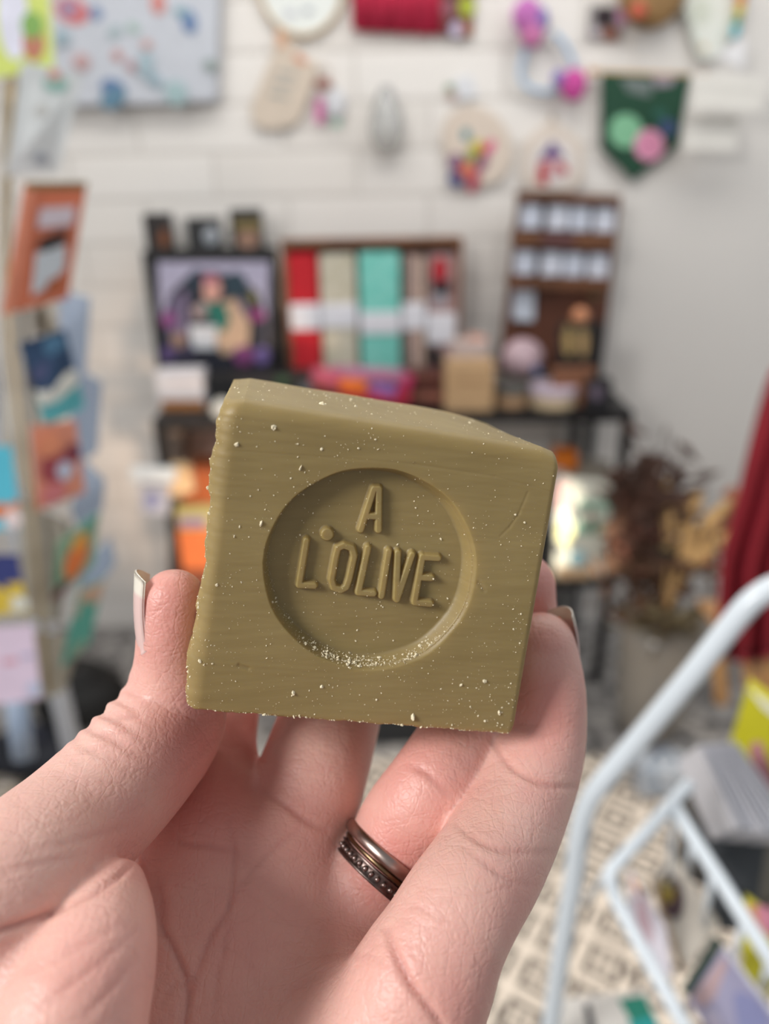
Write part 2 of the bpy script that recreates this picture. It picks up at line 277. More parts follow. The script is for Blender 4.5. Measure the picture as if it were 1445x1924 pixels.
# ------------------------------------------------------------------ table
ZT = 0.889; BLK = (16, 15, 17)
tl = F(283, 776, ZT); tr = F(1190, 788, ZT); yf = (tl.y + tr.y) / 2; YB = yf + 0.36; xl, xr = W(283, 776, yf).x, W(1190, 788, yf).x
t = thing('console_table', (0.5 * (xl + xr), yf + .18, 0), 'black metal console table with a lower shelf standing against the wall', 'table')
obj('table_top', box(xl, xr, yf, YB, ZT - .028, ZT), mat(BLK, .45), t, bevel=.002)
zs = F(1075, 1105, .37).z
for x in (xl + .012, xr - .012):
    for y in (yf + .014, YB - .014): obj('leg', box(x - .012, x + .012, y - .012, y + .012, 0, ZT - .028), mat(BLK, .5), t)
obj('leg', box(W(1066, 900, YB).x - .011, W(1066, 900, YB).x + .011, YB - .03, YB - .008, 0, ZT - .028), mat(BLK, .5), t)
obj('lower_shelf', box(xl + .002, xr - .002, yf + .004, YB - .004, .35, .372), mat(BLK, .5), t, bevel=.002)
obj('side_rail', box(xr - .024, xr, yf, YB, .60, .615), mat(BLK, .5), t)

def onT(px, py): return F(px, py, ZT)
def tbox(name, label, cat, x0, x1, ytop, ybase, depth, col, parts=(), body='body', bev=.002, rough=.6, group=None):
    b0 = onT(x0, ybase); b1 = onT(x1, ybase); Y = (b0.y + b1.y) / 2; zt = W((x0 + x1) / 2, ytop, Y).z; X0 = W(x0, ybase, Y).x; X1 = W(x1, ybase, Y).x
    t = thing(name, ((X0 + X1) / 2, Y + depth / 2, ZT), label, cat, group)
    obj(body, box(X0, X1, Y, min(Y + depth, YW - .003), ZT, zt), mat(col, rough, var=.1, scale=30), t, bevel=bev)
    for k, (pn, pp, pc) in enumerate(parts): obj(pn, prism(pp, Y - .002 - .0006 * k, .0025 + .0006 * k), mat(pc, rough, var=.12, scale=60), t)
    return t, Y
# black framed picture with three small boxes standing on its top
YF = 2.20
def hump(cx_, cy_, rx_, ry_, a0, a1, n_=12): return [(cx_ + rx_ * math.cos(a0 + (a1 - a0) * i / n_), cy_ + ry_ * math.sin(a0 + (a1 - a0) * i / n_)) for i in range(n_ + 1)]
ztp = W(400, 470, YF).z; fx0 = W(283, 600, YF).x; fx1 = W(522, 600, YF).x
t = thing('framed_picture', ((fx0 + fx1) / 2, YF, ZT), 'large black framed picture of a figure in a green dress on the table', 'picture')
obj('frame', box(fx0, fx1, YF, YF + .1, ZT, ztp), mat(BLK, .5), t, bevel=.003)
P_ = [('sky', [(296, 492), (506, 492), (502, 700), (306, 700)], (176, 172, 196)), ('dark_arch', [(300, 700), (302, 600), (322, 548), (352, 520), (400, 508), (450, 522), (486, 550), (502, 600), (502, 700)], (28, 32, 46)),
      ('tree', oval(372, 528, 20, 22), (24, 46, 62)), ('tree', oval(442, 536, 22, 26), (30, 56, 70)), ('trunk', rect(338, 548, 352, 650), (124, 110, 140)), ('trunk', rect(318, 560, 334, 640), (108, 98, 128)), ('trunk', rect(452, 560, 464, 640), (104, 96, 126)),
      ('shawl', [(402, 575), (440, 560), (470, 610), (465, 655), (420, 668), (400, 640)], (196, 166, 140)), ('dress', [(378, 570), (400, 560), (424, 575), (432, 600), (422, 625), (404, 622), (396, 600)], (16, 104, 92)), ('face', oval(398, 544, 17, 24), (214, 160, 146)), ('headdress', oval(395, 524, 16, 9), (180, 110, 130)),
      ('arm', [(360, 580), (382, 566), (390, 590), (366, 600)], (170, 150, 150)), ('bowl', [(355, 612), (408, 612), (404, 656), (362, 656)], (206, 210, 216)), ('flowers', oval(316, 600, 12, 15), (140, 66, 130)), ('flowers', oval(484, 592, 14, 12), (150, 60, 122)), ('flowers', oval(458, 668, 20, 18), (128, 62, 116)), ('flowers', oval(492, 668, 14, 16), (120, 100, 160)), ('flowers', oval(316, 664, 14, 14), (100, 78, 130)), ('ground', oval(345, 660, 22, 12), (62, 56, 84)), ('moss', oval(474, 560, 8, 12), (120, 116, 50)), ('hand', oval(335, 640, 13, 14), (166, 132, 110))]
for k, (pn, pp, pc) in enumerate(P_): obj(pn, prism(pp, YF - .0015 - .0004 * k, .002 + .0004 * k), mat(pc, .5, var=.2, scale=60), t)
for (x0, x1, y0, c1, deco, lab) in [(276, 322, 402, (32, 26, 24), [('motif', oval(308, 448, 9, 18), (122, 70, 36))], 'small black box with an amber motif, leftmost on top of the picture frame'),
                                    (354, 413, 411, (30, 32, 34), [('motif', oval(396, 443, 13, 17), (172, 178, 186)), ('motif_edge', oval(394, 452, 8, 9), (130, 138, 146))], 'small black box with a silver motif, middle one on top of the picture frame'),
                                    (436, 493, 394, (34, 32, 26), [('gold_band', rect(440, 414, 490, 432), (120, 104, 58)), ('face_panel', oval(466, 450, 21, 17), (150, 116, 98))], 'small black box with gold band and pink panel, rightmost on top of the picture frame')]:
    X0 = W(x0, 470, YF + .01).x; X1 = W(x1, 470, YF + .01).x; b_ = thing('gift_box', ((X0 + X1) / 2, YF + .04, ztp), lab, 'box', 'small black boxes on the picture frame')
    obj('box_body', box(X0, X1, YF + .01, YF + .07, ztp, W(x0, y0, YF + .01).z), mat(c1, .5), b_, bevel=.002)
    for k, (pn, pp, pc) in enumerate(deco): obj(pn, prism(pp, YF + .0085 - .0005 * k, .002), mat(pc, .5, var=.2, scale=70), b_)
# wooden crate of folded scarves
YS = 2.22; zc = W(700, 460, YS).z; cx0 = W(537, 600, YS).x; cx1 = W(866, 600, YS).x; WD = (128, 84, 54)
t = thing('display_crate', ((cx0 + cx1) / 2, YS, ZT), 'shallow upright wooden crate filled with folded scarves', 'crate')
obj('back_panel', box(cx0, cx1, YS + .075, YS + .085, ZT, zc), mat((96, 66, 52), .7), t)
for nm_, bb in (('side_panel', (cx0, cx0 + .012, YS, YS + .075, ZT, zc)), ('side_panel', (cx1 - .012, cx1, YS, YS + .075, ZT, zc)), ('top_panel', (cx0, cx1, YS, YS + .075, zc, zc + .014)), ('bottom_panel', (cx0 + .012, cx1 - .012, YS, YS + .075, ZT, ZT + .012))): obj(nm_, box(*bb), mat(WD, .6, var=.3, scale=15), t)
for (x0, x1, y1, y2, c1, c2, by0, by1, lab, deco) in [
    (541, 600, 476, 704, (196, 32, 44), None, 573, 622, 'bright red folded scarf with a white paper band, leftmost in the crate', []),
    (604, 670, 478, 690, (206, 200, 184), (188, 182, 160), 572, 618, 'cream folded scarf with a white paper band, next to the red one', []),
    (677, 752, 474, 692, (112, 200, 186), (136, 210, 198), 588, 630, 'mint green folded scarf with a white paper band', []),
    (757, 800, 480, 700, (170, 140, 130), (120, 105, 96), 570, 622, 'grey and pink striped folded scarf with a white paper band', [('stripe', rect(776, 484, 784, 696), (206, 178, 168)), ('stripe', rect(760, 484, 766, 696), (92, 100, 96)), ('stripe', rect(790, 484, 796, 696), (200, 180, 160))]),
    (804, 860, 478, 692, (180, 150, 146), (150, 120, 120), 590, 648, 'red, black and white patterned scarf with a white paper band, rightmost in the crate', [('red_patch', oval(826, 508, 15, 26), (170, 28, 44)), ('black_patch', rect(812, 528, 846, 552), (26, 22, 26)), ('grey_patch', oval(826, 562, 14, 12), (150, 150, 158)), ('black_patch', [(806, 650), (826, 650), (834, 690), (806, 690)], (24, 24, 26))])]:
    X0 = W(x0, 600, YS).x; X1 = W(x1, 600, YS).x; z1 = W(x0, y1, YS).z; z0 = ZT + .013
    s_ = thing('folded_scarf', ((X0 + X1) / 2, YS + .035, z0), lab, 'scarf', 'folded scarves in the crate')
    obj('fabric', box(X0, X1, YS + .012, YS + .07, z0, z1), mat(c1, .9, var=.15, scale=50, bump=.4, c2=c2), s_, bevel=.008)
    obj('paper_band', box(X0 - .001, X1 + .001, YS + .008, YS + .071, W(x0, by1, YS).z, W(x0, by0, YS).z), mat((226, 226, 232), .7), s_, bevel=.004)
    for k, (pn, pp, pc) in enumerate(deco): obj(pn, prism(pp, YS + .0115 - .0003 * k, .002) if 'stripe' not in pn else prism(pp, YS + .0105, .003), mat(pc, .9), s_)
# tall brown display rack leaning on the wall at the right of the table
YR = 2.20; RB = (104, 62, 44)
rk = [(974, 362), (1168, 368), (1130, 700), (936, 700)]
t = thing('display_rack', W(1035, 700, YR + .06), 'tall brown wooden display rack with rows of white packets at the right of the table', 'rack')
obj('back_board', prism(rk, YR + .06, .015), mat(RB, .6, var=.25, scale=12), t)
for y0, y1, nm_ in ((362, 376, 'ledge'), (434, 462, 'ledge'), (520, 540, 'ledge')):
    dx = (y0 - 362) * -.115; q = [(976 + dx, y0), (1166 + dx, y0 + 6), (1164 + dx, y1 + 6), (974 + dx, y1)]
    obj(nm_, prism(q, YR, .06), mat((110, 70, 44) if nm_ == 'ledge' else RB, .6, var=.35, scale=18), t)
obj('seed_packets', prism([(1020, 438), (1080, 440), (1078, 462), (1018, 458)], YR - .002, .004), mat((92, 58, 60), .7), t)
for row, (ya, yb_) in enumerate(((384, 430), (472, 516))):
    for k in range(4):
        xa = 982 + k * 46 - row * 12 + (4 if k == 1 else 0); dy = k * 2.2
        q = [(xa, ya + dy), (xa + 37, ya + dy + 1), (xa + 34, yb_ + dy), (xa - 3, yb_ + dy)]
        pos = ['leftmost', 'second from the left', 'third from the left', 'rightmost'][k]
        s_ = thing('white_packet', W(xa + 16, yb_, YR + .02), 'white packet in the %s row of the brown rack, %s' % (['upper', 'lower'][row], pos), 'packet', 'white packets on the brown rack')
        pk = obj('packet', prism(q, YR + .012, .03), mat((196, 202, 216) if k % 2 == 0 else (206, 210, 222), .6, var=.06), s_, bevel=.003)
        obj('flap', prism([(xa + 1, ya + dy + 2), (xa + 36, ya + dy + 3), (xa + 35, ya + dy + 12), (xa, ya + dy + 12)], YR + .0095, .004), mat((176, 182, 194), .6), pk)
s_ = thing('white_packet', W(985, 604, YR + .03), 'single white packet pinned low on the left of the brown rack', 'packet', 'white packets on the brown rack'); obj('packet', prism([(966, 545), (1006, 546), (1003, 604), (964, 602)], YR + .035, .022), mat((200, 208, 220), .6), s_, bevel=.003)
tag(obj('button', ball(W(1118, 556, YR + .045), .014, 8, .1, (1.3, .8, 1)), mat((120, 96, 66), .6)), 'small olive brown button pinned right on the brown rack', 'button')
# things standing on the table
tbox('soap_dish_box', 'white box with an amber wooden base at the left end of the table', 'box', 300, 386, 700, 769, .07, (216, 214, 218), [('amber_base', rect(303, 752, 384, 769), (176, 118, 66)), ('printed_text', rect(318, 716, 366, 720), (196, 190, 196))])
tbox('black_casket', 'low black box behind the soap, beneath the framed picture', 'box', 392, 590, 706, 760, .08, (24, 24, 26), [('green_mark', oval(530, 716, 12, 9), (34, 78, 46)), ('grey_mark', oval(575, 730, 14, 8), (120, 124, 128))])
t = thing('paper_flower', onT(415, 750), 'white paper flower lying before the black box', 'flower')
c = W(412, 722, 1.98); c.z = ZT + .02; obj('bloom', ball(c, .028, 10, .22, (1, .6, 1)), mat((206, 206, 200), .9), t); obj('petal', ball(Vector((W(434, 736, 1.97).x, 1.97, ZT + .015)), .022, 8, .2, (1.2, .6, .7)), mat((196, 204, 210), .9), t)
# rolled rainbow textile
base = onT(690, 748); t = thing('rolled_textile', base, 'rolled rainbow striped cloth in red, orange and purple lying on the table', 'cloth')
for (a, b_, c_, r_) in [((590, 705), (640, 716), (196, 90, 110), .026), ((596, 712), (690, 728), (236, 120, 44), .022), ((680, 724), (745, 736), (142, 106, 176), .022), ((740, 712), (772, 722), (196, 50, 100), .024), ((640, 738), (770, 748), (176, 36, 66), .024), ((620, 700), (760, 708), (180, 120, 150), .02)]:
    obj('cloth_fold', tube([W(a[0], a[1], 2.02), W(b_[0], b_[1], 2.0)], r_, 14, smooth=False), mat(c_, .85, var=.15, scale=40), t, smooth=True)
tbox('dark_wood_tray', 'dark wooden tray between the rolled cloth and the kraft box', 'tray', 756, 842, 706, 762, .1, (84, 40, 34), [('rim', rect(758, 706, 840, 714), (124, 70, 48)), ('pink_soap', rect(770, 738, 832, 752), (170, 110, 90))])
tbox('kraft_box', 'kraft cardboard box standing right of the crate', 'box', 836, 926, 682, 774, .07, (190, 156, 116), [('top_fold', rect(838, 682, 924, 690), (206, 170, 130)), ('printed_line', rect(852, 716, 908, 720), (168, 134, 96))])
t = thing('pink_gift_bag', W(876, 682, 2.12), 'pale pink gift bag behind the kraft box', 'bag'); obj('bag', prism([(850, 640), (918, 640), (914, 720), (846, 720)], 2.14, .04), mat((206, 186, 178), .7), t, bevel=.003); obj('tissue', prism([(880, 628), (916, 634), (914, 650), (878, 648)], 2.15, .02), mat((214, 160, 140), .7), t)
def tin(name, label, cx_, wpx, ytop, ybase, bcol, lcol, cat='tin'):
    p = onT(cx_, ybase); r_ = (W(cx_ + wpx / 2, ybase, p.y) - W(cx_, ybase, p.y)).length; h = W(cx_, ytop, p.y + r_).z - ZT; c = Vector((p.x, p.y + r_, ZT))
    t = thing(name, c, label, cat); obj('tin_body', lathe(c, [(r_ * .97, 0), (r_, .004), (r_, h * .62)], 28), mat(bcol, .5, var=.15), t, smooth=False); obj('lid', lathe(c, [(r_ * 1.03, h * .62), (r_ * 1.03, h * .96), (r_ * .98, h)], 28), mat(lcol, .4), t); return c, h, r_
tin('candle_tin', 'candle tin with a cork coloured side and dark lid, left of the two round tins', 965, 64, 722, 768, (176, 142, 108), (84, 84, 80))
tin('candle_tin', 'pale round tin with a lilac lid, right of the two round tins', 1047, 88, 722, 772, (206, 184, 150), (190, 176, 190))
t = thing('crystal_ball', W(982, 712, 2.1), 'pinkish white round ornament in front of the brown rack', 'ornament'); p = W(982, 672, 2.16); obj('globe', ball(p, .058, 14, .02, (1, .9, .92)), mat((206, 178, 186), .35, var=.2, scale=16), t, smooth=True)
obj('stand', lathe((p.x, p.y, ZT), [(.05, 0), (.045, .02), (.02, max(.03, p.z - .05 - ZT))], 20), mat((112, 104, 92), .5), t); obj('blue_charm', ball(W(1008, 696, 2.03), .014, 8, .1), mat((66, 84, 120), .4), t, smooth=True)
tbox('earring_card', 'black card holding two gold drop earrings, standing on a wooden block', 'jewellery', 1040, 1124, 608, 756, .012, (22, 20, 20), [('earring', oval(1068, 640, 9, 30), (176, 148, 96)), ('earring', oval(1096, 642, 10, 30), (168, 140, 96)), ('hook', rect(1064, 618, 1106, 624), (90, 84, 60))])
tbox('wooden_block', 'small orange brown wooden block before the black card', 'block', 1034, 1112, 692, 764, .02, (138, 92, 66), [('groove', rect(1038, 700, 1108, 704), (100, 62, 44))])
q = W(1090, 594, 2.16); t = thing('peach_vase', (q.x, q.y, ZT), 'peach coloured round stopper bottle showing above the black earring card', 'bottle'); obj('stopper', ball(q, .024, 10, .02), mat((206, 140, 100), .4), t, smooth=True); obj('bottle_body', lathe((q.x, q.y, ZT), [(.03, 0), (.034, .03), (.03, .1), (.012, q.z - ZT - .03), (.012, q.z - ZT - .015)], 20), mat((150, 96, 70), .3), t, smooth=True)
tbox('black_jar', 'small black jar box with a pinkish front at the right end of the table', 'box', 1103, 1146, 716, 772, .05, (26, 26, 30), [('label', oval(1121, 738, 12, 14), (104, 92, 108))])
# ------------------------------------------------------------------ lower shelf
ZL = .372
def lbox(name, label, cat, pts, Y, th, col, parts=(), body='body'):
    c = W(sum(p[0] for p in pts) / 4, max(p[1] for p in pts), Y); t = thing(name, (c.x, Y + th / 2, max(c.z, ZL)), label, cat)
    v_, f_ = prism(pts, Y, th)
    for q_ in v_: q_.z = max(q_.z, ZL + .001)
    obj(body, (v_, f_), mat(col, .7, var=.12, scale=20), t, bevel=.002)
    for k, (pn, pp, pc) in enumerate(parts): obj(pn, prism(pp, Y - .001 - .0006 * k, .0015 + .0006 * k), mat(pc, .7, var=.1, scale=30), t)
    return t
lbox('greeting_card', 'sunlit pale card with green print on the lower shelf, right end', 'card', [(1052, 900), (1162, 912), (1136, 1096), (1040, 1096)], 1.99, .03, (226, 226, 212), [('green_print', rect(1086, 940, 1150, 960), (160, 200, 180)), ('green_print', rect(1080, 980, 1140, 1004), (150, 194, 170)), ('pink_print', rect(1050, 905, 1068, 960), (222, 180, 176)), ('yellow_print', oval(1062, 1000, 14, 24), (226, 222, 160)), ('blue_print', oval(1086, 1050, 18, 16), (150, 186, 196)), ('sand_print', rect(1046, 1066, 1110, 1090), (226, 190, 150))])
lbox('orange_box', 'bright orange box top showing beside the top right corner of the soap', 'box', [(1046, 846), (1086, 850), (1084, 884), (1040, 880)], 2.05, .05, (222, 120, 20), [('lid_line', rect(1050, 858, 1082, 862), (190, 92, 16))])
lbox('grey_folder', 'grey folder standing behind the pale sunlit card', 'folder', [(1080, 862), (1150, 872), (1144, 1000), (1076, 1000)], 2.08, .03, (150, 142, 130), [('edge', rect(1082, 866, 1146, 872), (120, 114, 106))])
lbox('price_card', 'small white card hanging off the left end of the lower shelf', 'card', [(244, 880), (330, 882), (328, 908), (246, 906)], 1.93, .02, (214, 222, 226), [('text_line', rect(262, 892, 306, 895), (176, 186, 200))])
lbox('blue_card', 'pale blue card with a bluish emblem below the small white card', 'card', [(262, 910), (318, 912), (316, 968), (266, 966)], 1.95, .02, (178, 182, 196), [('emblem', oval(286, 940, 13, 15), (128, 134, 176))])
lbox('paper_roll', 'cream paper packet leaning on the terracotta box', 'packet', [(318, 876), (352, 880), (364, 924), (316, 934)], 1.96, .04, (228, 196, 152), [('fold', [(318, 876), (352, 880), (354, 886), (319, 884)], (206, 172, 128))])
lbox('terracotta_box', 'terracotta coloured box on the lower shelf behind the thumb', 'box', [(352, 878), (430, 880), (430, 952), (340, 952)], 2.0, .1, (168, 88, 42), [('lid_edge', rect(352, 878, 430, 888), (140, 68, 34))])
lbox('striped_pouch', 'pouch with green and lilac stripes under the terracotta box', 'pouch', [(322, 952), (430, 952), (430, 998), (316, 996)], 1.98, .1, (184, 172, 116), [('lilac_stripe', rect(336, 972, 388, 990), (140, 122, 158)), ('green_stripe', rect(322, 956, 430, 968), (176, 172, 110))])
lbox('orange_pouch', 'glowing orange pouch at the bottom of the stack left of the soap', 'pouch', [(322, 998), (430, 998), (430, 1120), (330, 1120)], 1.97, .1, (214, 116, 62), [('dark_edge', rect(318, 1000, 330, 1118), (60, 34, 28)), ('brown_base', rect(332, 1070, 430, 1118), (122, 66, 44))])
lbox('pink_backdrop_box', 'pale pink box behind the stack under the table top', 'box', [(342, 792), (470, 792), (470, 876), (346, 876)], 2.2, .08, (216, 188, 172), [('lid_line', rect(342, 800, 470, 804), (196, 166, 150))])
lbox('upright_file', 'narrow brown grey file standing next to the left table leg', 'file', [(300, 800), (338, 800), (340, 880), (306, 880)], 2.1, .1, (132, 116, 104), [('spine', rect(312, 800, 320, 878), (96, 84, 76))])

# ------------------------------------------------------------------ vase of dried flowers and the red curtain at the right
vc = F(1225, 1385, 0.0); vc = Vector((vc.x, vc.y + .05, 0))
GL = mat((180, 172, 160), .2, trans=.3, coat=.3)
def vz(py): return W(1225, py, vc.y).z
t = thing('glass_vase', vc, 'tall clear grey glass vase on the floor at the right of the table', 'vase')
zt_ = vz(1165); obj('vase_body', lathe(vc, [(.075, 0), (.085, .01), (.098, zt_ * .45), (.105, zt_ * .8), (.11, zt_), (.104, zt_), (.098, zt_ * .8), (.09, zt_ * .45), (.07, .02)], 32), GL, t, smooth=True)
obj('rim', lathe(vc, [(.104, zt_ - .004), (.113, zt_), (.104, zt_ + .004)], 32), GL, t, smooth=True)
t = thing('dried_flower_bouquet', Vector((vc.x, vc.y, zt_)), 'bouquet of dried brown leaves, red seed heads and golden grasses in the glass vase', 'flowers')
def leafy(n_, ctr_px, spread, r_, c_, nm_, sc):
    A = []
    for _ in range(n_):
        q = D(ctr_px[0] + random.gauss(0, spread[0]), ctr_px[1] + random.gauss(0, spread[1]), vc.y * 1.12 + random.uniform(-.08, .05)); a = random.uniform(0, 6.3); d1 = Vector((math.cos(a), random.uniform(-.5, .5), math.sin(a))).normalized(); d2 = d1.orthogonal().normalized()
        L_ = r_ * random.uniform(.6, 1.3); A.append(([q - d1 * L_, q - d2 * L_ * .35 + d1 * .2 * L_, q + d1 * L_, q + d2 * L_ * .35 + d1 * .2 * L_, q + d1.cross(d2) * L_ * .16, q - d1.cross(d2) * L_ * .05], [(0, 1, 4), (1, 2, 4), (2, 3, 4), (3, 0, 4), (1, 0, 5), (2, 1, 5), (3, 2, 5), (0, 3, 5)]))
    return obj(nm_, join(*A), mat(c_, .85, var=.35, scale=20), t)
leafy(300, (1215, 955), (34, 50), .036, (74, 48, 36), 'dark_leaves', 1)
leafy(240, (1230, 1060), (48, 60), .038, (92, 64, 44), 'brown_leaves', 1)
leafy(110, (1190, 1000), (20, 40), .028, (110, 66, 50), 'rust_leaves', 1)
leafy(26, (1246, 1045), (12, 12), .026, (40, 58, 40), 'dark_green_leaves', 1)
leafy(110, (1250, 1165), (40, 16), .024, (132, 118, 86), 'moss', 1)
leafy(30, (1385, 990), (32, 34), .04, (176, 112, 84), 'pink_leaves', 1)
leafy(24, (1225, 990), (16, 12), .024, (150, 58, 50), 'red_seed_heads', 1)
for a in [((1250, 1130), (1256, 1010), (1250, 900)), ((1260, 1120), (1290, 1010), (1278, 930)), ((1270, 1120), (1320, 1000), (1390, 930)), ((1262, 1130), (1305, 1030), (1345, 960)), ((1255, 1140), (1310, 1050), (1380, 990)), ((1250, 1150), (1300, 960), (1310, 920))]:
    P = [D(x, y, vc.y * 1.12 - .06 + k * .01) for k, (x, y) in enumerate(a)]
    obj('golden_grass', tube(P, lambda s_: .004 + .016 * max(0, math.sin(math.pi * min(1, max(0, (s_ - .25) / .78)))), 8), mat((206, 166, 110), .9, var=.25, scale=50), t, smooth=True)
for a in [((1210, 1170), (1200, 1060), (1235, 880)), ((1240, 1180), (1170, 1000)), ((1230, 1170), (1240, 950))]:
    obj('stem', tube([D(x, y, vc.y * 1.12) for x, y in a] + [], .004, 6), mat((74, 52, 38), .8), t)
# curtain: folded cloth from a rail down to the floor
t = thing('red_curtain', D(1430, 1230, 1.5), 'deep red cloth hanging in folds at the right edge behind the golden grasses', 'curtain')
V = []; nc, nr_ = 50, 16; Yc = 1.42
for i in range(nr_ + 1):
    s_ = i / nr_; py = 690 + (1225 - 690) * s_; left = 1452 - 92 * min(1, s_ * 1.5) ** .8 - 30 * max(0, s_ - .45)
    for j in range(nc + 1):
        u = j / nc; px = left + u * 260; V.append(W(px, py + 14 * math.sin(u * 7), Yc - .012 - .022 * math.sin(u * 34 + s_ * 1.2) * (.4 + s_)))
Fq = [(i * (nc + 1) + j, i * (nc + 1) + j + 1, (i + 1) * (nc + 1) + j + 1, (i + 1) * (nc + 1) + j) for i in range(nr_) for j in range(nc)]
ob = obj('cloth', (V, Fq), mat((132, 16, 36), .8, var=.12, scale=12), t, smooth=True); md = ob.modifiers.new('solid', 'SOLIDIFY'); md.thickness = .004
obj('hem', tube([V[nr_ * (nc + 1) + j] for j in range(0, nc + 1, 2)], .006, 8), mat((130, 18, 38), .8), t, smooth=True)
# low wicker and stool feet behind the rack
t = thing('wooden_stool', F(1410, 1330, 0) , 'light wooden stool legs standing on the floor beneath the red cloth', 'stool')
for x0, x1 in ((1404, 1414), (1350, 1356), (1440, 1444)): obj('leg', tube([W(x0, 1215, 1.46), W(x1, 1318, 1.46)], .017, 10, smooth=False), mat((196, 150, 98), .6), t, smooth=True)
obj('seat', prism([(1370, 1212), (1480, 1212), (1480, 1226), (1374, 1226)], 1.45, .2), mat((190, 144, 100), .6), t, bevel=.004)

# ------------------------------------------------------------------ dark things on the floor at the left and under the soap
def blob(name, label, cat, cx_, cy_, r_, col, sc=(1, 1, 1), part=None, pcol=None):
    p = F(cx_, cy_, 0); t = thing(name, p, label, cat); c = Vector((p.x, p.y, r_ * sc[2] * .95)); obj('body', ball(c, r_, 12, .06, sc), mat(col, .7, var=.2), t, smooth=True)
    obj('opening', lathe(c + Vector((0, 0, r_ * sc[2] * .7)), [(r_ * .55, 0), (r_ * .6, .02), (r_ * .5, .03)], 18), mat(pcol or (20, 20, 20), .7), t, smooth=True)
blob('dark_basket', 'black round basket on the floor left of the thumb knuckle', 'basket', 158, 1345, .12, (14, 13, 12), (1.1, 1, .7))
blob('beige_pouch', 'beige pouch standing on the floor left of the thumb', 'pouch', 118, 1270, .05, (176, 156, 130), (1, .8, 1.3))
blob('navy_basket', 'dark navy basket on the floor, lower left', 'basket', 60, 1432, .09, (18, 22, 34), (1.5, 1, .5), pcol=(34, 38, 52))
blob('straw_bundle', 'tan straw bag on the floor, lower left above the wrist', 'bag', 80, 1530, .07, (150, 132, 104), (1.4, 1, .6))
p = F(690, 1400, 0); t = thing('storage_crate', p, 'dark crate under the table seen between the fingers below the soap', 'crate')
obj('crate_body', box(p.x - .22, p.x + .2, p.y + .0, p.y + .2, 0, .1), mat((34, 36, 40), .6), t, bevel=.004); obj('orange_lid', box(p.x - .22, p.x + .2, p.y + .01, p.y + .2, .1, .16), mat((196, 136, 92), .6), t, bevel=.004)
# ================================================================== the hand, as one continuous body
def spline_nodes(nodes, sub=4):
    P = np.array(nodes, float); X = np.empty_like(P)
    X[:, 2] = P[:, 2]; X[:, 0] = (P[:, 0] - 722.5) / FPX * P[:, 2]; X[:, 1] = (P[:, 1] - 962) / FPX * P[:, 2]; X[:, 3] = P[:, 3] / FPX * P[:, 2]
    out = []
    for i in range(len(X) - 1):
        a = X[i - 1] if i else 2 * X[0] - X[1]; b = X[i]; c = X[i + 1]; d = X[i + 2] if i + 2 < len(X) else 2 * X[-1] - X[-2]
        for k in range(sub):
            t = k / sub; out.append(0.5 * ((2 * b) + (c - a) * t + (2 * a - 5 * b + 4 * c - d) * t * t + (3 * b - a - 3 * c + d) * t ** 3))
    out.append(X[-1]); return np.array(out)
H = 0.53
LO = np.array([-88.0, 4.0, 62.0]); HI = np.array([46.0, 160.0, 176.0])
NG = ((HI - LO) / H).astype(int) + 1
gx = (LO[0] + H * np.arange(NG[0])).astype(np.float32); gy = (LO[1] + H * np.arange(NG[1])).astype(np.float32); gz = (LO[2] + H * np.arange(NG[2])).astype(np.float32)
def chain(fld, nodes, sub=4, mm=False, pad=9.0, flat=None):
    X = np.array(nodes, float) if mm else spline_nodes(nodes, sub)
    for i in range(len(X) - 1):
        a, b = X[i], X[i + 1]; rr = max(a[3], b[3]) + pad
        lo = np.maximum(((np.minimum(a[:3], b[:3]) - rr - LO) / H).astype(int), 0); hi = np.minimum(((np.maximum(a[:3], b[:3]) + rr - LO) / H).astype(int) + 2, NG)
        if (hi <= lo).any(): continue
        x = gx[lo[0]:hi[0]][:, None, None]; y = gy[lo[1]:hi[1]][None, :, None]; z = gz[lo[2]:hi[2]][None, None, :]
        ab = b[:3] - a[:3]; L = max(float(ab @ ab), 1e-6)
        t = np.clip(((x - a[0]) * ab[0] + (y - a[1]) * ab[1] + (z - a[2]) * ab[2]) / L, 0, 1).astype(np.float32)
        d = np.sqrt((x - a[0] - t * ab[0]) ** 2 + (y - a[1] - t * ab[1]) ** 2 + (z - a[2] - t * ab[2]) ** 2) - (a[3] + (b[3] - a[3]) * t)
        s = fld[lo[0]:hi[0], lo[1]:hi[1], lo[2]:hi[2]]; np.minimum(s, d.astype(np.float32), out=s)
    return fld
def smin(a, b, k):
    h = np.clip(k - np.abs(a - b), 0, None) / k
    return np.minimum(a, b) - h * h * k * 0.25
def new(): return np.full(tuple(NG), 30.0, np.float32)
INDEX = [(400, 1585, 131, 112), (396, 1480, 137, 98), (398, 1380, 146, 84), (430, 1230, 158, 80), (500, 1110, 162, 75), (560, 1020, 156, 68)]
MIDDLE = [(520, 1625, 131, 118), (560, 1530, 135, 108), (592, 1440, 139, 102), (628, 1320, 150, 92), (655, 1190, 162, 84), (690, 1080, 161, 76), (712, 1000, 154, 68)]
RING = [(655, 1740, 131, 100), (713, 1650, 128, 88), (762, 1555, 128, 92), (812, 1480, 127, 88), (860, 1405, 133, 83), (925, 1295, 142, 80), (968, 1190, 145, 74), (977, 1102, 142, 66)]
PINKY = [(790, 1850, 104, 125), (858, 1716, 107, 113), (922, 1615, 115, 104), (978, 1502, 125, 94), (1010, 1400, 132, 88), (1023, 1300, 133, 76), (1016, 1216, 133, 65)]
THUMB = [(-160, 1800, 92, 165), (0, 1680, 97, 150), (128, 1565, 108, 129), (245, 1448, 118, 117), (320, 1350, 126, 103), (330, 1260, 124, 79), (324, 1190, 121, 66), (327, 1128, 120, 60)]
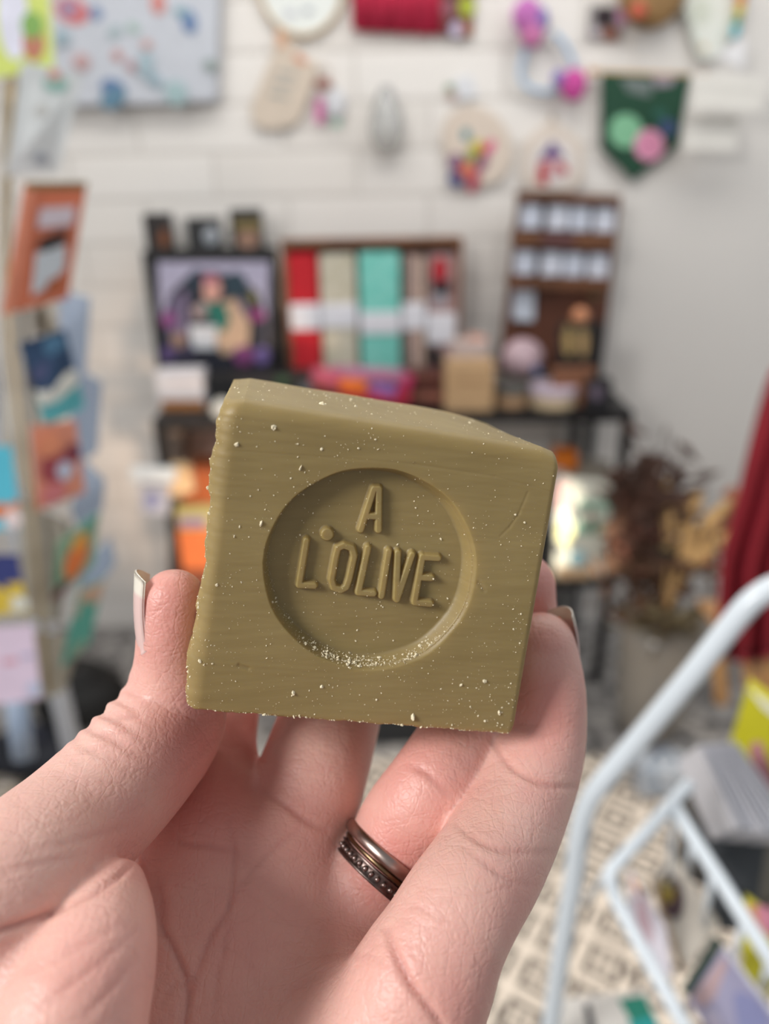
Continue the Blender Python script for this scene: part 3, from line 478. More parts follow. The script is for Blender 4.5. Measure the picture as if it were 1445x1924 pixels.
palm = chain(new(), INDEX[:1] + [(350, 1800, 124, 150), (300, 2200, 110, 190), (250, 2650, 95, 260)])
for col in (MIDDLE[:1] + [(475, 1820, 124, 150), (400, 2200, 112, 190), (330, 2650, 95, 260)],
            RING[:1] + [(610, 1900, 119, 150), (520, 2200, 108, 200), (400, 2650, 95, 260)],
            PINKY[:1] + [(720, 2000, 104, 165), (620, 2250, 101, 215), (450, 2650, 95, 260)]):
    palm = smin(palm, chain(new(), col), 9.0)
palm = smin(palm, chain(new(), [(330, 1600, 131, 95), (270, 1800, 124, 150), (250, 2200, 112, 180)]), 7.0)
palm = smin(palm, chain(new(), [(-28, 108, 92, 21), (-36, 135, 84, 23), (-44, 175, 72, 27)], mm=True), 10.0)
body = palm
for f_, k_ in ((INDEX, 4.0), (MIDDLE, 4.0), (RING, 4.0), (PINKY, 2.5), (THUMB, 2.0)):
    body = np.minimum(body, smin(palm, chain(new(), f_), k_))
thenar = chain(new(), [(222, 1668, 100, 52), (198, 1745, 95, 92), (167, 1830, 91, 122), (122, 1960, 88, 150), (80, 2200, 89, 190), (120, 2600, 90, 230)])
body = np.minimum(body, smin(palm, thenar, 1.2))
body = np.minimum(body, smin(chain(new(), THUMB[:3]), chain(new(), [(-100, 1900, 92, 150), (-40, 2250, 90, 200), (120, 2600, 90, 240)]), 4.0))
body = np.minimum(body, chain(new(), [(218, 1676, 99, 48), (118, 1806, 93, 96), (-20, 1866, 92, 118), (-160, 1910, 92, 130)]))
def surface_nets(Fd):
    s = Fd < 0
    c = np.zeros(tuple(NG - 1), np.int8)
    for i in (0, 1):
        for j in (0, 1):
            for k in (0, 1): c += s[i:NG[0] - 1 + i, j:NG[1] - 1 + j, k:NG[2] - 1 + k]
    act = np.argwhere((c > 0) & (c < 8)); n = len(act)
    idx = np.full(tuple(NG - 1), -1, np.int32); idx[act[:, 0], act[:, 1], act[:, 2]] = np.arange(n)
    acc = np.zeros((n, 3)); cnt = np.zeros(n)
    cor = [(i, j, k) for i in (0, 1) for j in (0, 1) for k in (0, 1)]
    val = {q: Fd[act[:, 0] + q[0], act[:, 1] + q[1], act[:, 2] + q[2]] for q in cor}
    for a in cor:
        for ax in range(3):
            if a[ax]: continue
            b = list(a); b[ax] = 1; b = tuple(b); va, vb = val[a], val[b]; m = (va < 0) != (vb < 0)
            t = va[m] / (va[m] - vb[m]); p = np.tile(np.array(a, float), (m.sum(), 1)); p[:, ax] = t; acc[m] += p; cnt[m] += 1
    V = (act + acc / cnt[:, None]) * H + LO
    Q = []
    for ax in range(3):
        o1, o2 = [(1, 2), (2, 0), (0, 1)][ax]
        sl = [slice(1, NG[i] - 1) for i in range(3)]; sl[ax] = slice(0, NG[ax] - 1); sh = list(sl); sh[ax] = slice(1, NG[ax])
        A = s[tuple(sl)]; B = s[tuple(sh)]; e = np.argwhere(A != B) + np.array([q.start for q in sl]); fl = s[e[:, 0], e[:, 1], e[:, 2]]
        def g(da, db):
            q = e.copy(); q[:, o1] -= da; q[:, o2] -= db; return idx[q[:, 0], q[:, 1], q[:, 2]]
        q = np.stack([g(1, 1), g(0, 1), g(0, 0), g(1, 0)], 1); q[~fl] = q[~fl][:, ::-1]; Q.append(q)
    Q = np.concatenate(Q); return V, Q[(Q >= 0).all(1)]
HV, HQ = surface_nets(body); del body, palm
E = np.concatenate([HQ[:, [i, (i + 1) % 4]] for i in range(4)])
def lap(X, it, lam):
    n = len(X); deg = np.bincount(E[:, 0], minlength=n) + np.bincount(E[:, 1], minlength=n) + 1e-9
    for _ in range(it):
        A = np.stack([np.bincount(E[:, 0], X[E[:, 1], k], n) + np.bincount(E[:, 1], X[E[:, 0], k], n) for k in range(X.shape[1])], 1) / deg[:, None]
        X = X + lam * (A - X)
    return X
HV = lap(HV, 9, 0.5)
def vnormals(V, Q):
    fn = np.cross(V[Q[:, 2]] - V[Q[:, 0]], V[Q[:, 3]] - V[Q[:, 1]]); N = np.zeros_like(V)
    for k in range(4):
        for c_ in range(3): N[:, c_] += np.bincount(Q[:, k], fn[:, c_], len(V))
    return N / (np.linalg.norm(N, axis=1)[:, None] + 1e-12)
NV = vnormals(HV, HQ)
ppx = HV[:, 0] / HV[:, 2] * FPX + 722.5; ppy = HV[:, 1] / HV[:, 2] * FPX + 962
face = np.clip(-(NV * HV).sum(1) / np.linalg.norm(HV, axis=1) * 3, 0, 1)
def pdist(pts):
    """distance in pixels-at-palm to a polyline, plus its parameter"""
    best = np.full(len(HV), 1e9); par = np.zeros(len(HV)); L = len(pts) - 1
    for i in range(L):
        a = np.array(pts[i][:2], float); b = np.array(pts[i + 1][:2], float); ab = b - a
        t = np.clip(((ppx - a[0]) * ab[0] + (ppy - a[1]) * ab[1]) / (ab @ ab), 0, 1)
        d = np.hypot(ppx - a[0] - t * ab[0], ppy - a[1] - t * ab[1]); m = d < best; best[m] = d[m]; par[m] = (i + t[m]) / L
    return best, par
crease = np.zeros(len(HV)); disp = np.zeros(len(HV))
# (points, width px, depth mm, zmin, zmax)
CR = [
 ([(265, 1608), (288, 1680), (300, 1735), (322, 1775), (342, 1820), (352, 1856), (345, 1924), (330, 1990)], 6, 0.55, 0, 140),
 ([(345, 1924), (362, 1850), (395, 1760), (430, 1700), (440, 1600), (430, 1540)], 5, 0.35, 100, 150),
 ([(440, 1600), (395, 1590), (350, 1585), (325, 1568)], 5, 0.3, 100, 150),
 ([(430, 1700), (470, 1640), (520, 1590), (560, 1560)], 5, 0.22, 100, 150),
 ([(400, 1924), (408, 1840), (425, 1760), (432, 1690)], 4, 0.22, 100, 150),
 ([(498, 1488), (540, 1515), (580, 1545), (615, 1560)], 6, 0.4, 120, 150),
 ([(300, 1890), (330, 1850), (352, 1870)], 4, 0.25, 60, 150),
 ([(727, 1745), (742, 1790), (770, 1845), (815, 1905), (850, 1960)], 7, 1.0, 0, 125),
 ([(925, 1388), (950, 1430), (990, 1460), (1040, 1478), (1095, 1478)], 5, 0.5, 0, 140),
 ([(860, 1550), (900, 1580), (955, 1600), (1040, 1602)], 6, 0.35, 0, 120),
 ([(870, 1590), (910, 1620), (960, 1655), (1010, 1665)], 5, 0.22, 0, 120),
 ([(760, 1690), (800, 1710), (860, 1740)], 5, 0.15, 0, 120),
 ([(770, 1440), (800, 1450), (840, 1490)], 8, 0.4, 115, 140),
 ([(120, 1706), (180, 1676), (225, 1645), (252, 1618)], 6, 0.6, 60, 130),
 ([(292, 1640), (304, 1690), (308, 1750)], 7, 0.5, 100, 140),
 ([(-60, 1764), (0, 1748), (80, 1722), (120, 1705)], 7, 0.9, 60, 130),
 ([(60, 1600), (140, 1580), (210, 1560), (260, 1550)], 6, 0.18, 60, 130),
 ([(0, 1640), (70, 1625), (160, 1605)], 6, 0.18, 60, 130),
 ([(0, 1850), (90, 1810), (170, 1770), (240, 1730)], 7, 0.18, 60, 130),
 ([(40, 1924), (120, 1860), (200, 1800), (262, 1740)], 7, 0.2, 60, 130),
 ([(140, 1924), (200, 1870), (255, 1800)], 7, 0.2, 60, 130),
 ([(560, 1800), (620, 1790), (700, 1800), (780, 1850)], 6, 0.12, 60, 130),
 ([(500, 1924), (560, 1850), (640, 1820)], 6, 0.12, 60, 130),
 ([(330, 1500), (350, 1440), (400, 1390), (420, 1350)], 8, 0.15, 60, 130),
 ([(215, 1338), (235, 1346), (262, 1348)], 5, 0.45, 60, 130),
 ([(180, 1380), (215, 1375), (245, 1378)], 5, 0.25, 60, 130),
 ([(225, 1300), (250, 1305), (275, 1312)], 5, 0.3, 60, 130),
 ([(150, 1412), (190, 1405), (230, 1402)], 5, 0.2, 60, 130),
]
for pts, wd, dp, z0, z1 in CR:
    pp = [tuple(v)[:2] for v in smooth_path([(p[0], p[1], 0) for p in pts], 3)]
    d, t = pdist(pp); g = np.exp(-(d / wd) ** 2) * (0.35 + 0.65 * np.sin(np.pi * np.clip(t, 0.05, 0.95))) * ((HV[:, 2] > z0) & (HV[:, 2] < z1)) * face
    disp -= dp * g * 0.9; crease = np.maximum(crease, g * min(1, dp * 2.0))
# folded knuckle skin along the back of the thumb
kn = np.exp(-((ppx - 205) / 70.0) ** 2 - ((ppy - 1350) / 75.0) ** 2) * (HV[:, 2] < 125)
kt = (ppx * -0.55 + ppy * 0.83)
disp += 0.35 * kn * np.sin(kt / 5.2 + 1.2 * np.sin(ppx / 31.0)) * np.clip(1 - (ppx - 225) / 60, 0, 1)
# gentle unevenness of the flesh
rs = np.random.RandomState(3)
for _ in range(26):
    c0 = HV[rs.randint(len(HV))]; sg = rs.uniform(5, 11); disp += rs.uniform(-0.35, 0.35) * np.exp(-((HV - c0) ** 2).sum(1) / sg ** 2)
HV = HV + NV * disp[:, None]
crease = lap(crease[:, None], 2, 0.5)[:, 0]
def cam2w(X):
    Rt = np.array(right); U = np.array(up); Fw = np.array(fwd)
    return np.array(CAM) + (X[:, :1] * Rt - X[:, 1:2] * U + X[:, 2:3] * Fw) / 1000.0
def npmesh(name, V, Q, m, parent=None, attrs=None):
    og = (V.min(0) + V.max(0)) / 2; me = bpy.data.meshes.new(name)
    me.vertices.add(len(V)); me.vertices.foreach_set('co', (V - og).astype(np.float32).ravel())
    me.loops.add(Q.size); me.loops.foreach_set('vertex_index', Q.astype(np.int32).ravel())
    me.polygons.add(len(Q)); me.polygons.foreach_set('loop_start', np.arange(0, Q.size, Q.shape[1], dtype=np.int32))
    me.update(calc_edges=True); me.validate(); me.polygons.foreach_set('use_smooth', [True] * len(me.polygons))
    for k, a in (attrs or {}).items():
        at = me.attributes.new(k, 'FLOAT', 'POINT'); at.data.foreach_set('value', a.astype(np.float32))
    me.materials.append(m); o = bpy.data.objects.new(name, me); C.objects.link(o)
    o.location = Vector(og) - (wl(parent) if parent else Vector((0, 0, 0))); o.parent = parent; _w[o.name] = Vector(og); return o
# natural redness of fingertips and joints
def mm(px, py, dep): return np.array([(px - 722.5) / FPX * dep, (py - 962) / FPX * dep, dep])
red = np.zeros(len(HV))
for px, py, dep, sg, am in [(325, 1140, 118, 11, .7), (400, 1400, 116, 11, .9), (250, 1590, 104, 8, .5), (1030, 1330, 122, 9, .9), (1010, 1200, 124, 6, .8), (1040, 1460, 116, 6, .5),
                            (400, 1520, 128, 12, .9), (540, 1560, 128, 9, .55), (420, 1420, 140, 12, 1.), (720, 1640, 118, 9, .9), (800, 1450, 126, 10, .7), (870, 1900, 96, 9, .5),
                            (790, 1850, 98, 9, .4), (975, 1100, 140, 10, .8), (180, 1830, 86, 9, .35), (430, 1700, 118, 12, .35), (660, 1690, 112, 7, .6), (980, 1700, 105, 8, .4)]:
    red = np.maximum(red, am * np.exp(-((HV - mm(px, py, dep)) ** 2).sum(1) / sg ** 2))

sk = bpy.data.materials.new('skin'); sk.use_nodes = True; n = sk.node_tree.nodes; l = sk.node_tree.links; b = n['Principled BSDF']
tc = n.new('ShaderNodeTexCoord')
def node_noise(sc, det=3): q = n.new('ShaderNodeTexNoise'); q.inputs['Scale'].default_value = sc; q.inputs['Detail'].default_value = det; l.new(tc.outputs['Object'], q.inputs['Vector']); return q
def mix(f, a, bb):
    q = n.new('ShaderNodeMix'); q.data_type = 'RGBA'
    for s_, v in ((q.inputs[0], f), (q.inputs[6], a), (q.inputs[7], bb)):
        if hasattr(v, 'default_value') or hasattr(v, 'links'): l.new(v, s_)
        else: s_.default_value = v
    return q.outputs[2]
def math_(op, a, bb):
    q = n.new('ShaderNodeMath'); q.operation = op; q.use_clamp = op == 'ADD'
    for s_, v in ((q.inputs[0], a), (q.inputs[1], bb)):
        if isinstance(v, (int, float)): s_.default_value = v
        else: l.new(v, s_)
    return q.outputs[0]
ar = n.new('ShaderNodeAttribute'); ar.attribute_name = 'redness'; ac = n.new('ShaderNodeAttribute'); ac.attribute_name = 'crease'
n1 = node_noise(55, 4); n2 = node_noise(260, 4)
base = mix(math_('MULTIPLY', n1.outputs[0], 0.8), (*lin((236, 198, 184)), 1), (*lin((222, 165, 152)), 1))
base = mix(math_('MULTIPLY', math_('SUBTRACT', n2.outputs[0], 0.35), 0.5), base, (*lin((214, 150, 146)), 1))
base = mix(math_('MULTIPLY', ar.outputs['Fac'], 0.75), base, (*lin((214, 120, 112)), 1))
base = mix(math_('MULTIPLY', ac.outputs['Fac'], 0.4), base, (*lin((168, 84, 74)), 1))  # crease redness, with some shade painted into the skin colour
l.new(base, b.inputs['Base Color']); b.inputs['Roughness'].default_value = 0.44
b.inputs['Subsurface Weight'].default_value = 0.35; b.inputs['Subsurface Radius'].default_value = (1.0, 0.35, 0.2); b.inputs['Subsurface Scale'].default_value = 0.0035
vo = n.new('ShaderNodeTexVoronoi'); vo.inputs['Scale'].default_value = 1300; vo.feature = 'DISTANCE_TO_EDGE'; l.new(tc.outputs['Object'], vo.inputs['Vector'])
mp = n.new('ShaderNodeMapping'); mp.inputs['Rotation'].default_value = (0.4, 0.7, 0.5); mp.inputs['Scale'].default_value = (1400, 260, 600); l.new(tc.outputs['Object'], mp.inputs['Vector'])
n3 = n.new('ShaderNodeTexNoise'); n3.inputs['Scale'].default_value = 1.0; n3.inputs['Detail'].default_value = 4; l.new(mp.outputs[0], n3.inputs['Vector'])
def lines(sc, rot, thr):
    m_ = n.new('ShaderNodeMapping'); m_.inputs['Rotation'].default_value = rot; m_.inputs['Scale'].default_value = sc; l.new(tc.outputs['Object'], m_.inputs['Vector'])
    dn = n.new('ShaderNodeTexNoise'); dn.inputs['Scale'].default_value = 1.3; l.new(m_.outputs[0], dn.inputs['Vector'])
    av = n.new('ShaderNodeVectorMath'); av.operation = 'MULTIPLY_ADD'; l.new(dn.outputs['Color'], av.inputs[0]); av.inputs[1].default_value = (.7, .7, .7); l.new(m_.outputs[0], av.inputs[2])
    v_ = n.new('ShaderNodeTexVoronoi'); v_.feature = 'DISTANCE_TO_EDGE'; v_.inputs['Scale'].default_value = 1.0; l.new(av.outputs[0], v_.inputs['Vector'])
    r_ = n.new('ShaderNodeMapRange'); r_.inputs['From Min'].default_value = 0.0; r_.inputs['From Max'].default_value = thr; l.new(v_.outputs['Distance'], r_.inputs['Value']); return r_.outputs[0]
L1 = lines((60, 150, 130), (0.3, 0.5, 0.75), 0.045); L2 = lines((360, 170, 300), (0.2, -0.4, 0.6), 0.07); L3 = lines((150, 520, 480), (0.1, 0.3, 1.0), 0.10)
big = math_('ADD', math_('ADD', math_('MULTIPLY', L1, 0.25), math_('MULTIPLY', L2, 0.3)), math_('MULTIPLY', L3, 0.3))
hgt = math_('ADD', math_('MULTIPLY', vo.outputs['Distance'], 0.5), math_('MULTIPLY', n3.outputs[0], 0.5))
bp = n.new('ShaderNodeBump'); bp.inputs['Strength'].default_value = 0.5; bp.inputs['Distance'].default_value = 0.00032
l.new(hgt, bp.inputs['Height'])
b2 = n.new('ShaderNodeBump'); b2.inputs['Strength'].default_value = 0.24; b2.inputs['Distance'].default_value = 0.0005; l.new(big, b2.inputs['Height']); l.new(bp.outputs[0], b2.inputs['Normal']); l.new(b2.outputs[0], b.inputs['Normal'])
base2 = mix(math_('MULTIPLY', math_('SUBTRACT', 1.0, L1), 0.05), base, (*lin((180, 96, 88)), 1)); l.new(base2, b.inputs['Base Color'])
hand = npmesh('person', cam2w(HV), HQ, sk, None, {'redness': red, 'crease': crease})
tag(hand, 'left hand of a person gripping the green soap with thumb and fingers', 'person')

# nails: curved plates set on the back of the finger ends
def nail(axis0, axis1, out, wid, m, label, lenf=1.0):
    """axis0 -> axis1 runs from root to free edge (camera mm), out = direction the nail faces"""
    a0 = np.array(axis0); a1 = np.array(axis1); ax = a1 - a0; L = np.linalg.norm(ax); ax /= L; out = np.array(out, float); out -= ax * (out @ ax); out /= np.linalg.norm(out); sd = np.cross(ax, out)
    V = []; Q = []; nu, nv = 18, 12; vals = []
    for lay in (0.14, -0.14):
        for i in range(nu + 1):
            t = i / nu
            for j in range(nv + 1):
                s_ = j / nv * 2 - 1; a = s_ * 0.85; tipf = t - 0.10 * s_ * s_ * (1 if t > 0.5 else -1) * abs(2 * t - 1)
                p = a0 + ax * L * tipf + sd * math.sin(a) * wid + out * (math.cos(a) * wid - wid + lay + 0.5 * math.sin(math.pi * t) * 0.8)
                V.append(p); vals.append(t)
    n_ = (nu + 1) * (nv + 1)
    for i in range(nu):
        for j in range(nv):
            a = i * (nv + 1) + j; q = [a, a + 1, a + nv + 2, a + nv + 1]; Q.append(q); Q.append([x + n_ for x in q[::-1]])
    rim = [j for j in range(nv + 1)] + [i * (nv + 1) + nv for i in range(1, nu + 1)] + [nu * (nv + 1) + j for j in range(nv - 1, -1, -1)] + [i * (nv + 1) for i in range(nu - 1, 0, -1)]
    for k in range(len(rim)): a, c_ = rim[k], rim[(k + 1) % len(rim)]; Q.append([a, c_, c_ + n_, a + n_])
    o = npmesh('fingernail', cam2w(np.array(V)), np.array(Q), m, hand, {'along': np.array(vals)}); tag(o, label); return o
nm = bpy.data.materials.new('nail'); nm.use_nodes = True; nn = nm.node_tree.nodes; nl = nm.node_tree.links; nb = nn['Principled BSDF']
at = nn.new('ShaderNodeAttribute'); at.attribute_name = 'along'; rp = nn.new('ShaderNodeValToRGB'); rp.color_ramp.elements[0].position = 0.74; rp.color_ramp.elements[0].color = (*lin((245, 215, 208)), 1)
rp.color_ramp.elements[1].position = 0.80; rp.color_ramp.elements[1].color = (*lin((255, 250, 235)), 1); nl.new(at.outputs['Fac'], rp.inputs[0]); nl.new(rp.outputs[0], nb.inputs['Base Color'])
nb.inputs['Roughness'].default_value = 0.25; nb.inputs['Transmission Weight'].default_value = 0.3
to_ = np.array([-0.97, 0.0, -0.2]); to_ /= np.linalg.norm(to_)
nail(mm(325, 1228, 121) + to_ * 5.1, mm(322, 1070, 120) + to_ * 5.35, to_, 4.9, nm, 'pale thumbnail with a long white free edge')
po_ = np.array([0.86, -0.15, 0.4]); po_ /= np.linalg.norm(po_)
pnail = nail(mm(1022, 1262, 133) + po_ * 6.5, mm(1018, 1151, 133) + po_ * 5.2, po_, 5.0, nm, 'short cream nail of the little finger')
fl = ball(Vector(cam2w(np.array([mm(1050, 1162, 134.5)]))[0]), 0.00032, 8, 0.25)
tag(obj('paint_fleck', fl, mat((215, 110, 20), 0.5), pnail), 'tiny orange fleck on the nail of the little finger')

# rings on the ring finger
def ring_band(name, c, axis, R_, prof, m, label, n_=96, beads=0):
    c = np.array(c); axis = np.array(axis) / np.linalg.norm(axis); u_ = np.cross(axis, [0, 0, 1.0]); u_ /= np.linalg.norm(u_); v_ = np.cross(axis, u_)
    V = []; Q = []; k = len(prof)
    for i in range(n_):
        a = 2 * math.pi * i / n_
        for (dr, dx) in prof: V.append(c + axis * dx + (u_ * math.cos(a) + v_ * math.sin(a)) * (R_ + dr))
    for i in range(n_):
        for j in range(k): Q.append([i * k + j, i * k + (j + 1) % k, ((i + 1) % n_) * k + (j + 1) % k, ((i + 1) % n_) * k + j])
    t_ = thing(name, Vector(cam2w(c[None])[0]), label, 'ring')
    bd = npmesh('band', cam2w(np.array(V)), np.array(Q), m, t_)
    if beads:
        B = []
        for i in range(beads):
            a = 2 * math.pi * i / beads; p = c + (u_ * math.cos(a) + v_ * math.sin(a)) * (R_ + 0.7)
            B.append(ball(Vector(cam2w(p[None])[0]), 0.00045, 5, 0.1))
        obj('beading', join(*B), mat((165, 150, 145), 0.3, metal=1.0), bd, smooth=True)
    return t_
rc = spline_nodes(RING); ra = rc[6, :3] - rc[3, :3]; ra /= np.linalg.norm(ra); c0 = mm(716, 1645, 128)
ax2 = np.array([0.62, -0.74, 0.25]); ax2 /= np.linalg.norm(ax2)
pr = [(0, -1.15), (0.6, -1.15), (0.85, -0.9), (0.6, -0.65), (0.6, 0.65), (0.85, 0.9), (0.6, 1.15), (0, 1.15)]
ring_band('engraved_ring', c0, ax2, 8.1, pr, mat((120, 105, 100), 0.35, metal=1.0, var=0.4, scale=900), 'darkened silver ring with a beaded pattern, nearest the palm', beads=44)
pr2 = [(0, -0.45), (0.35, -0.45), (0.5, 0), (0.35, 0.45), (0, 0.45)]
ring_band('gold_ring', c0 + ra * 1.85, ax2, 8.0, pr2, mat((120, 100, 76), 0.3, metal=1.0), 'thin dull gold ring between the beaded ring and the rounded ring')
pr3 = [(0.0 + 0.75 * math.cos(a) * 1.0 + 0.3, 1.05 * math.sin(a)) for a in [2 * math.pi * i / 12 for i in range(12)]]
ring_band('plain_ring', c0 + ra * 3.5, ax2, 8.05, pr3, mat((175, 158, 150), 0.3, metal=1.0), 'plain rounded silver ring furthest up the finger')
# ================================================================== the soap block
AX = np.array([-0.145, -0.273, 1.0]); AXN = AX / np.linalg.norm(AX)    # depth axis of the block in camera mm (x right, y down, z away)
def onplane(px, py, dz=0.0):
    r_ = np.stack([(np.asarray(px, float) - 722.5) / FPX, (np.asarray(py, float) - 962) / FPX, np.ones_like(np.asarray(px, float))], -1)
    ref = np.array([(700 - 722.5) / FPX * 110, (1068 - 962) / FPX * 110, 110.0]) @ AX
    return r_ * ((ref / (r_ @ AX))[..., None]) + AXN * dz
TL, TR, BR, BL = (412, 745), (1058, 849), (966, 1382), (343, 1334)
NU, NVV = 520, 470; DEPTH = 33.0; RC = 1.6
P4 = onplane([TL[0], TR[0], BR[0], BL[0]], [TL[1], TR[1], BR[1], BL[1]])
WMM = np.linalg.norm(P4[1] - P4[0]); HMM = np.linalg.norm(P4[3] - P4[0])
uu, vv = np.meshgrid(np.linspace(0, 1, NU), np.linspace(0, 1, NVV), indexing='ij')
BX = (P4[0] * ((1 - uu) * (1 - vv))[..., None] + P4[1] * (uu * (1 - vv))[..., None] + P4[2] * (uu * vv)[..., None] + P4[3] * ((1 - uu) * vv)[..., None])
sx = BX[..., 0] / BX[..., 2] * FPX + 722.5; sy = BX[..., 1] / BX[..., 2] * FPX + 962
du = np.minimum(uu, 1 - uu) * WMM; dv = np.minimum(vv, 1 - vv) * HMM
def wob(t, s_): return 0.5 * np.sin(t * 31 + s_) + 0.3 * np.sin(t * 67 + 2 * s_) + 0.2 * np.sin(t * 151 + 3 * s_)
edge = np.zeros_like(uu)
def rnd(d, r): q = np.clip(1 - d / r, 0, 1); return r * (1 - np.sqrt(np.clip(1 - q * q, 0, 1)))
rl = 1.3 + 0.3 * wob(vv, 1)
edge += np.where(uu < 0.5, rnd(du, 2.6 + 0.15 * wob(vv, 1)), rnd(du, 1.1)) + np.where(vv < 0.5, rnd(dv, 2.2), rnd(dv, 0.6))
# recess: rim radius in soap space measured round its centre
cx, cy = 696.0, 1069.0
ang = np.arctan2(sy - cy, sx - cx); lr = 0.5 + 0.5 * np.cos(ang - math.radians(35))       # 1 toward lower right
rad = np.hypot((sx - cx) / 200.0, (sy - cy) / 190.0) * 196 + 1.2 * np.sin(3 * ang + 1) + 0.6 * np.sin(11 * ang)
wdt = 9 + 15 * lr
q = np.clip((rad - (197 - wdt)) / wdt, 0, 1); prof = q ** 1.6 * (1 - lr) + (q * q * (3 - 2 * q)) * lr
height = -2.5 * (1 - prof)
height -= 0.35 * np.exp(-((rad - 190) / 9.0) ** 2) * 0
soft = np.exp(-np.clip(rad - 196, 0, None) / 14.0) * (rad > 190) * 0.18; height -= soft * lr
# letters
def LP(x, y): return (490 + x / 3.44, 860 + y / 3.44)
ST = [[(742, 220), (655, 488)], [(775, 220), (772, 490)], [(698, 400), (772, 400)], [(742, 220), (775, 220)],
      [(298, 560), (250, 850)], [(250, 852), (350, 856)],
      [(545, 592), (505, 610), (492, 660), (463, 815), (478, 868), (525, 885), (560, 865), (578, 815), (612, 660), (598, 610), (545, 592)],
      [(702, 608), (640, 895)], [(640, 900), (738, 906)],
      [(838, 632), (790, 922)],
      [(898, 640), (888, 940)], [(992, 652), (892, 945)],
      [(1060, 665), (1008, 958)], [(1060, 668), (1162, 674)], [(1038, 800), (1118, 804)], [(1010, 965), (1112, 974)]]
dl = np.full_like(sx, 99.0)
for st in ST:
    for i in range(len(st) - 1):
        a = np.array(LP(*st[i])); b_ = np.array(LP(*st[i + 1])); ab = b_ - a
        t = np.clip(((sx - a[0]) * ab[0] + (sy - a[1]) * ab[1]) / (ab @ ab), 0, 1); dl = np.minimum(dl, np.hypot(sx - a[0] - t * ab[0], sy - a[1] - t * ab[1]))
dt = np.hypot(sx - LP(435, 518)[0], sy - LP(435, 518)[1]); dl = np.minimum(dl, dt - 6)
t = np.clip((9.4 - dl) / 5.0, 0, 1); height += 0.95 * (t * t * (3 - 2 * t)) * (rad < 185)
# cutting marks, scratch, unevenness
nz = np.zeros_like(sx); rs = np.random.RandomState(5)
for k in range(60):
    f1 = rs.uniform(0.2, 2.5); f2 = rs.uniform(4, 60); nz += rs.uniform(0.3, 1) / (1 + f2 / 8) * np.sin(2 * math.pi * (uu * f1 + vv * f2) + rs.uniform(0, 6.3))
height += 0.010 * nz
for (ax_, ay_, bx_, by_, w_, d_) in [(992, 925, 975, 965, 2.5, .05), (975, 965, 958, 990, 2.5, .06), (958, 990, 940, 1008, 2.5, .05), (430, 846, 600, 858, 2.5, .03), (600, 858, 780, 872, 2.5, .03), (930, 895, 1040, 925, 2.5, .03), (780, 872, 930, 895, 2.5, .05),
                                     (450, 1250, 466, 1256, 4, .15), (900, 1095, 910, 1110, 4, .12)]:
    a = np.array((ax_, ay_)); ab = np.array((bx_ - ax_, by_ - ay_)); t = np.clip(((sx - a[0]) * ab[0] + (sy - a[1]) * ab[1]) / (ab @ ab), 0, 1)
    height -= d_ * np.exp(-(np.hypot(sx - a[0] - t * ab[0], sy - a[1] - t * ab[1]) / w_) ** 2)
off = edge - height
FRONT = BX + AXN * off[..., None]
# ragged left edge
ul = (P4[1] - P4[0]) / WMM; vl = (P4[3] - P4[0]) / HMM
lw = np.exp(-uu * WMM / 1.2); FRONT -= ul * (lw * (0.35 * wob(vv, 0.7) + 0.35 * np.sin(vv * 9) - 0.15))[..., None]
lb = np.exp(-(1 - vv) * HMM / 0.8); FRONT += vl * (lb * 0.18 * wob(uu * 1.4, 2.2))[..., None]
# round the four front corners in plan
for ci, (cu, cv) in enumerate(((0, 0), (1, 0), (1, 1), (0, 1))):
    a_ = np.abs(uu - cu) * WMM; b2 = np.abs(vv - cv) * HMM; rr = (3.2, 2.6, 1.6, 1.2)[ci]
    k = np.clip(1 - a_ / rr, 0, 1); k2 = np.clip(1 - b2 / rr, 0, 1); pull = (k * k2) * rr * 0.2
    FRONT += (ul * (1 if cu == 0 else -1) + vl * (1 if cv == 0 else -1)) * pull[..., None]
V = FRONT.reshape(-1, 3); I = np.arange(NU * NVV).reshape(NU, NVV)
Q = [np.stack([I[:-1, :-1], I[1:, :-1], I[1:, 1:], I[:-1, 1:]], -1).reshape(-1, 4)]
rim = np.concatenate([I[:, 0], I[-1, 1:], I[-2::-1, -1], I[0, -2:0:-1]]); nr = len(rim); NR = 46
ctr = V[rim].mean(0); prev = rim; base_n = len(V); rings_ = []
uvr = np.stack([uu.ravel()[rim], vv.ravel()[rim]], 1)
for r_ in range(1, NR + 1):
    t = r_ / NR; d0 = V[rim]; dep = (DEPTH - off.ravel()[rim]) * t
    P = d0 + AXN * dep[:, None]
    bk = rnd(np.array([(1 - t) * DEPTH]), 2.5)[0]
    P += (ul * ((0.5 - uvr[:, 0]) * 2)[:, None] + vl * ((0.5 - uvr[:, 1]) * 2)[:, None]) * bk * 0.9
    # top face sags toward the right-hand back corner
    tp = np.exp(-uvr[:, 1] * HMM / 4.0) * np.clip((uvr[:, 0] - 0.70) / 0.3, 0, 1) ** 2; P += vl * (tp * 1.6 * math.sin(math.pi * min(t, 1) * 0.5))[:, None]
    P += (0.03 * np.sin(uvr[:, 0] * 23 + t * 2) + 0.02 * np.sin(uvr[:, 1] * 60 + t * 3))[:, None] * vl * min(1, r_ / 3)
    rings_.append(P)
V = np.concatenate([V] + rings_)
idx = [rim] + [base_n + r_ * nr + np.arange(nr) for r_ in range(NR)]
for a, b_ in zip(idx[:-1], idx[1:]): Q.append(np.stack([a, b_, np.roll(b_, -1), np.roll(a, -1)], 1))
cb = V[idx[-1]].mean(0); V = np.concatenate([V, cb[None]]); last = idx[-1]
tri = np.stack([last, np.full(nr, len(V) - 1), np.roll(last, -1)], 1)
Q4 = np.concatenate(Q)
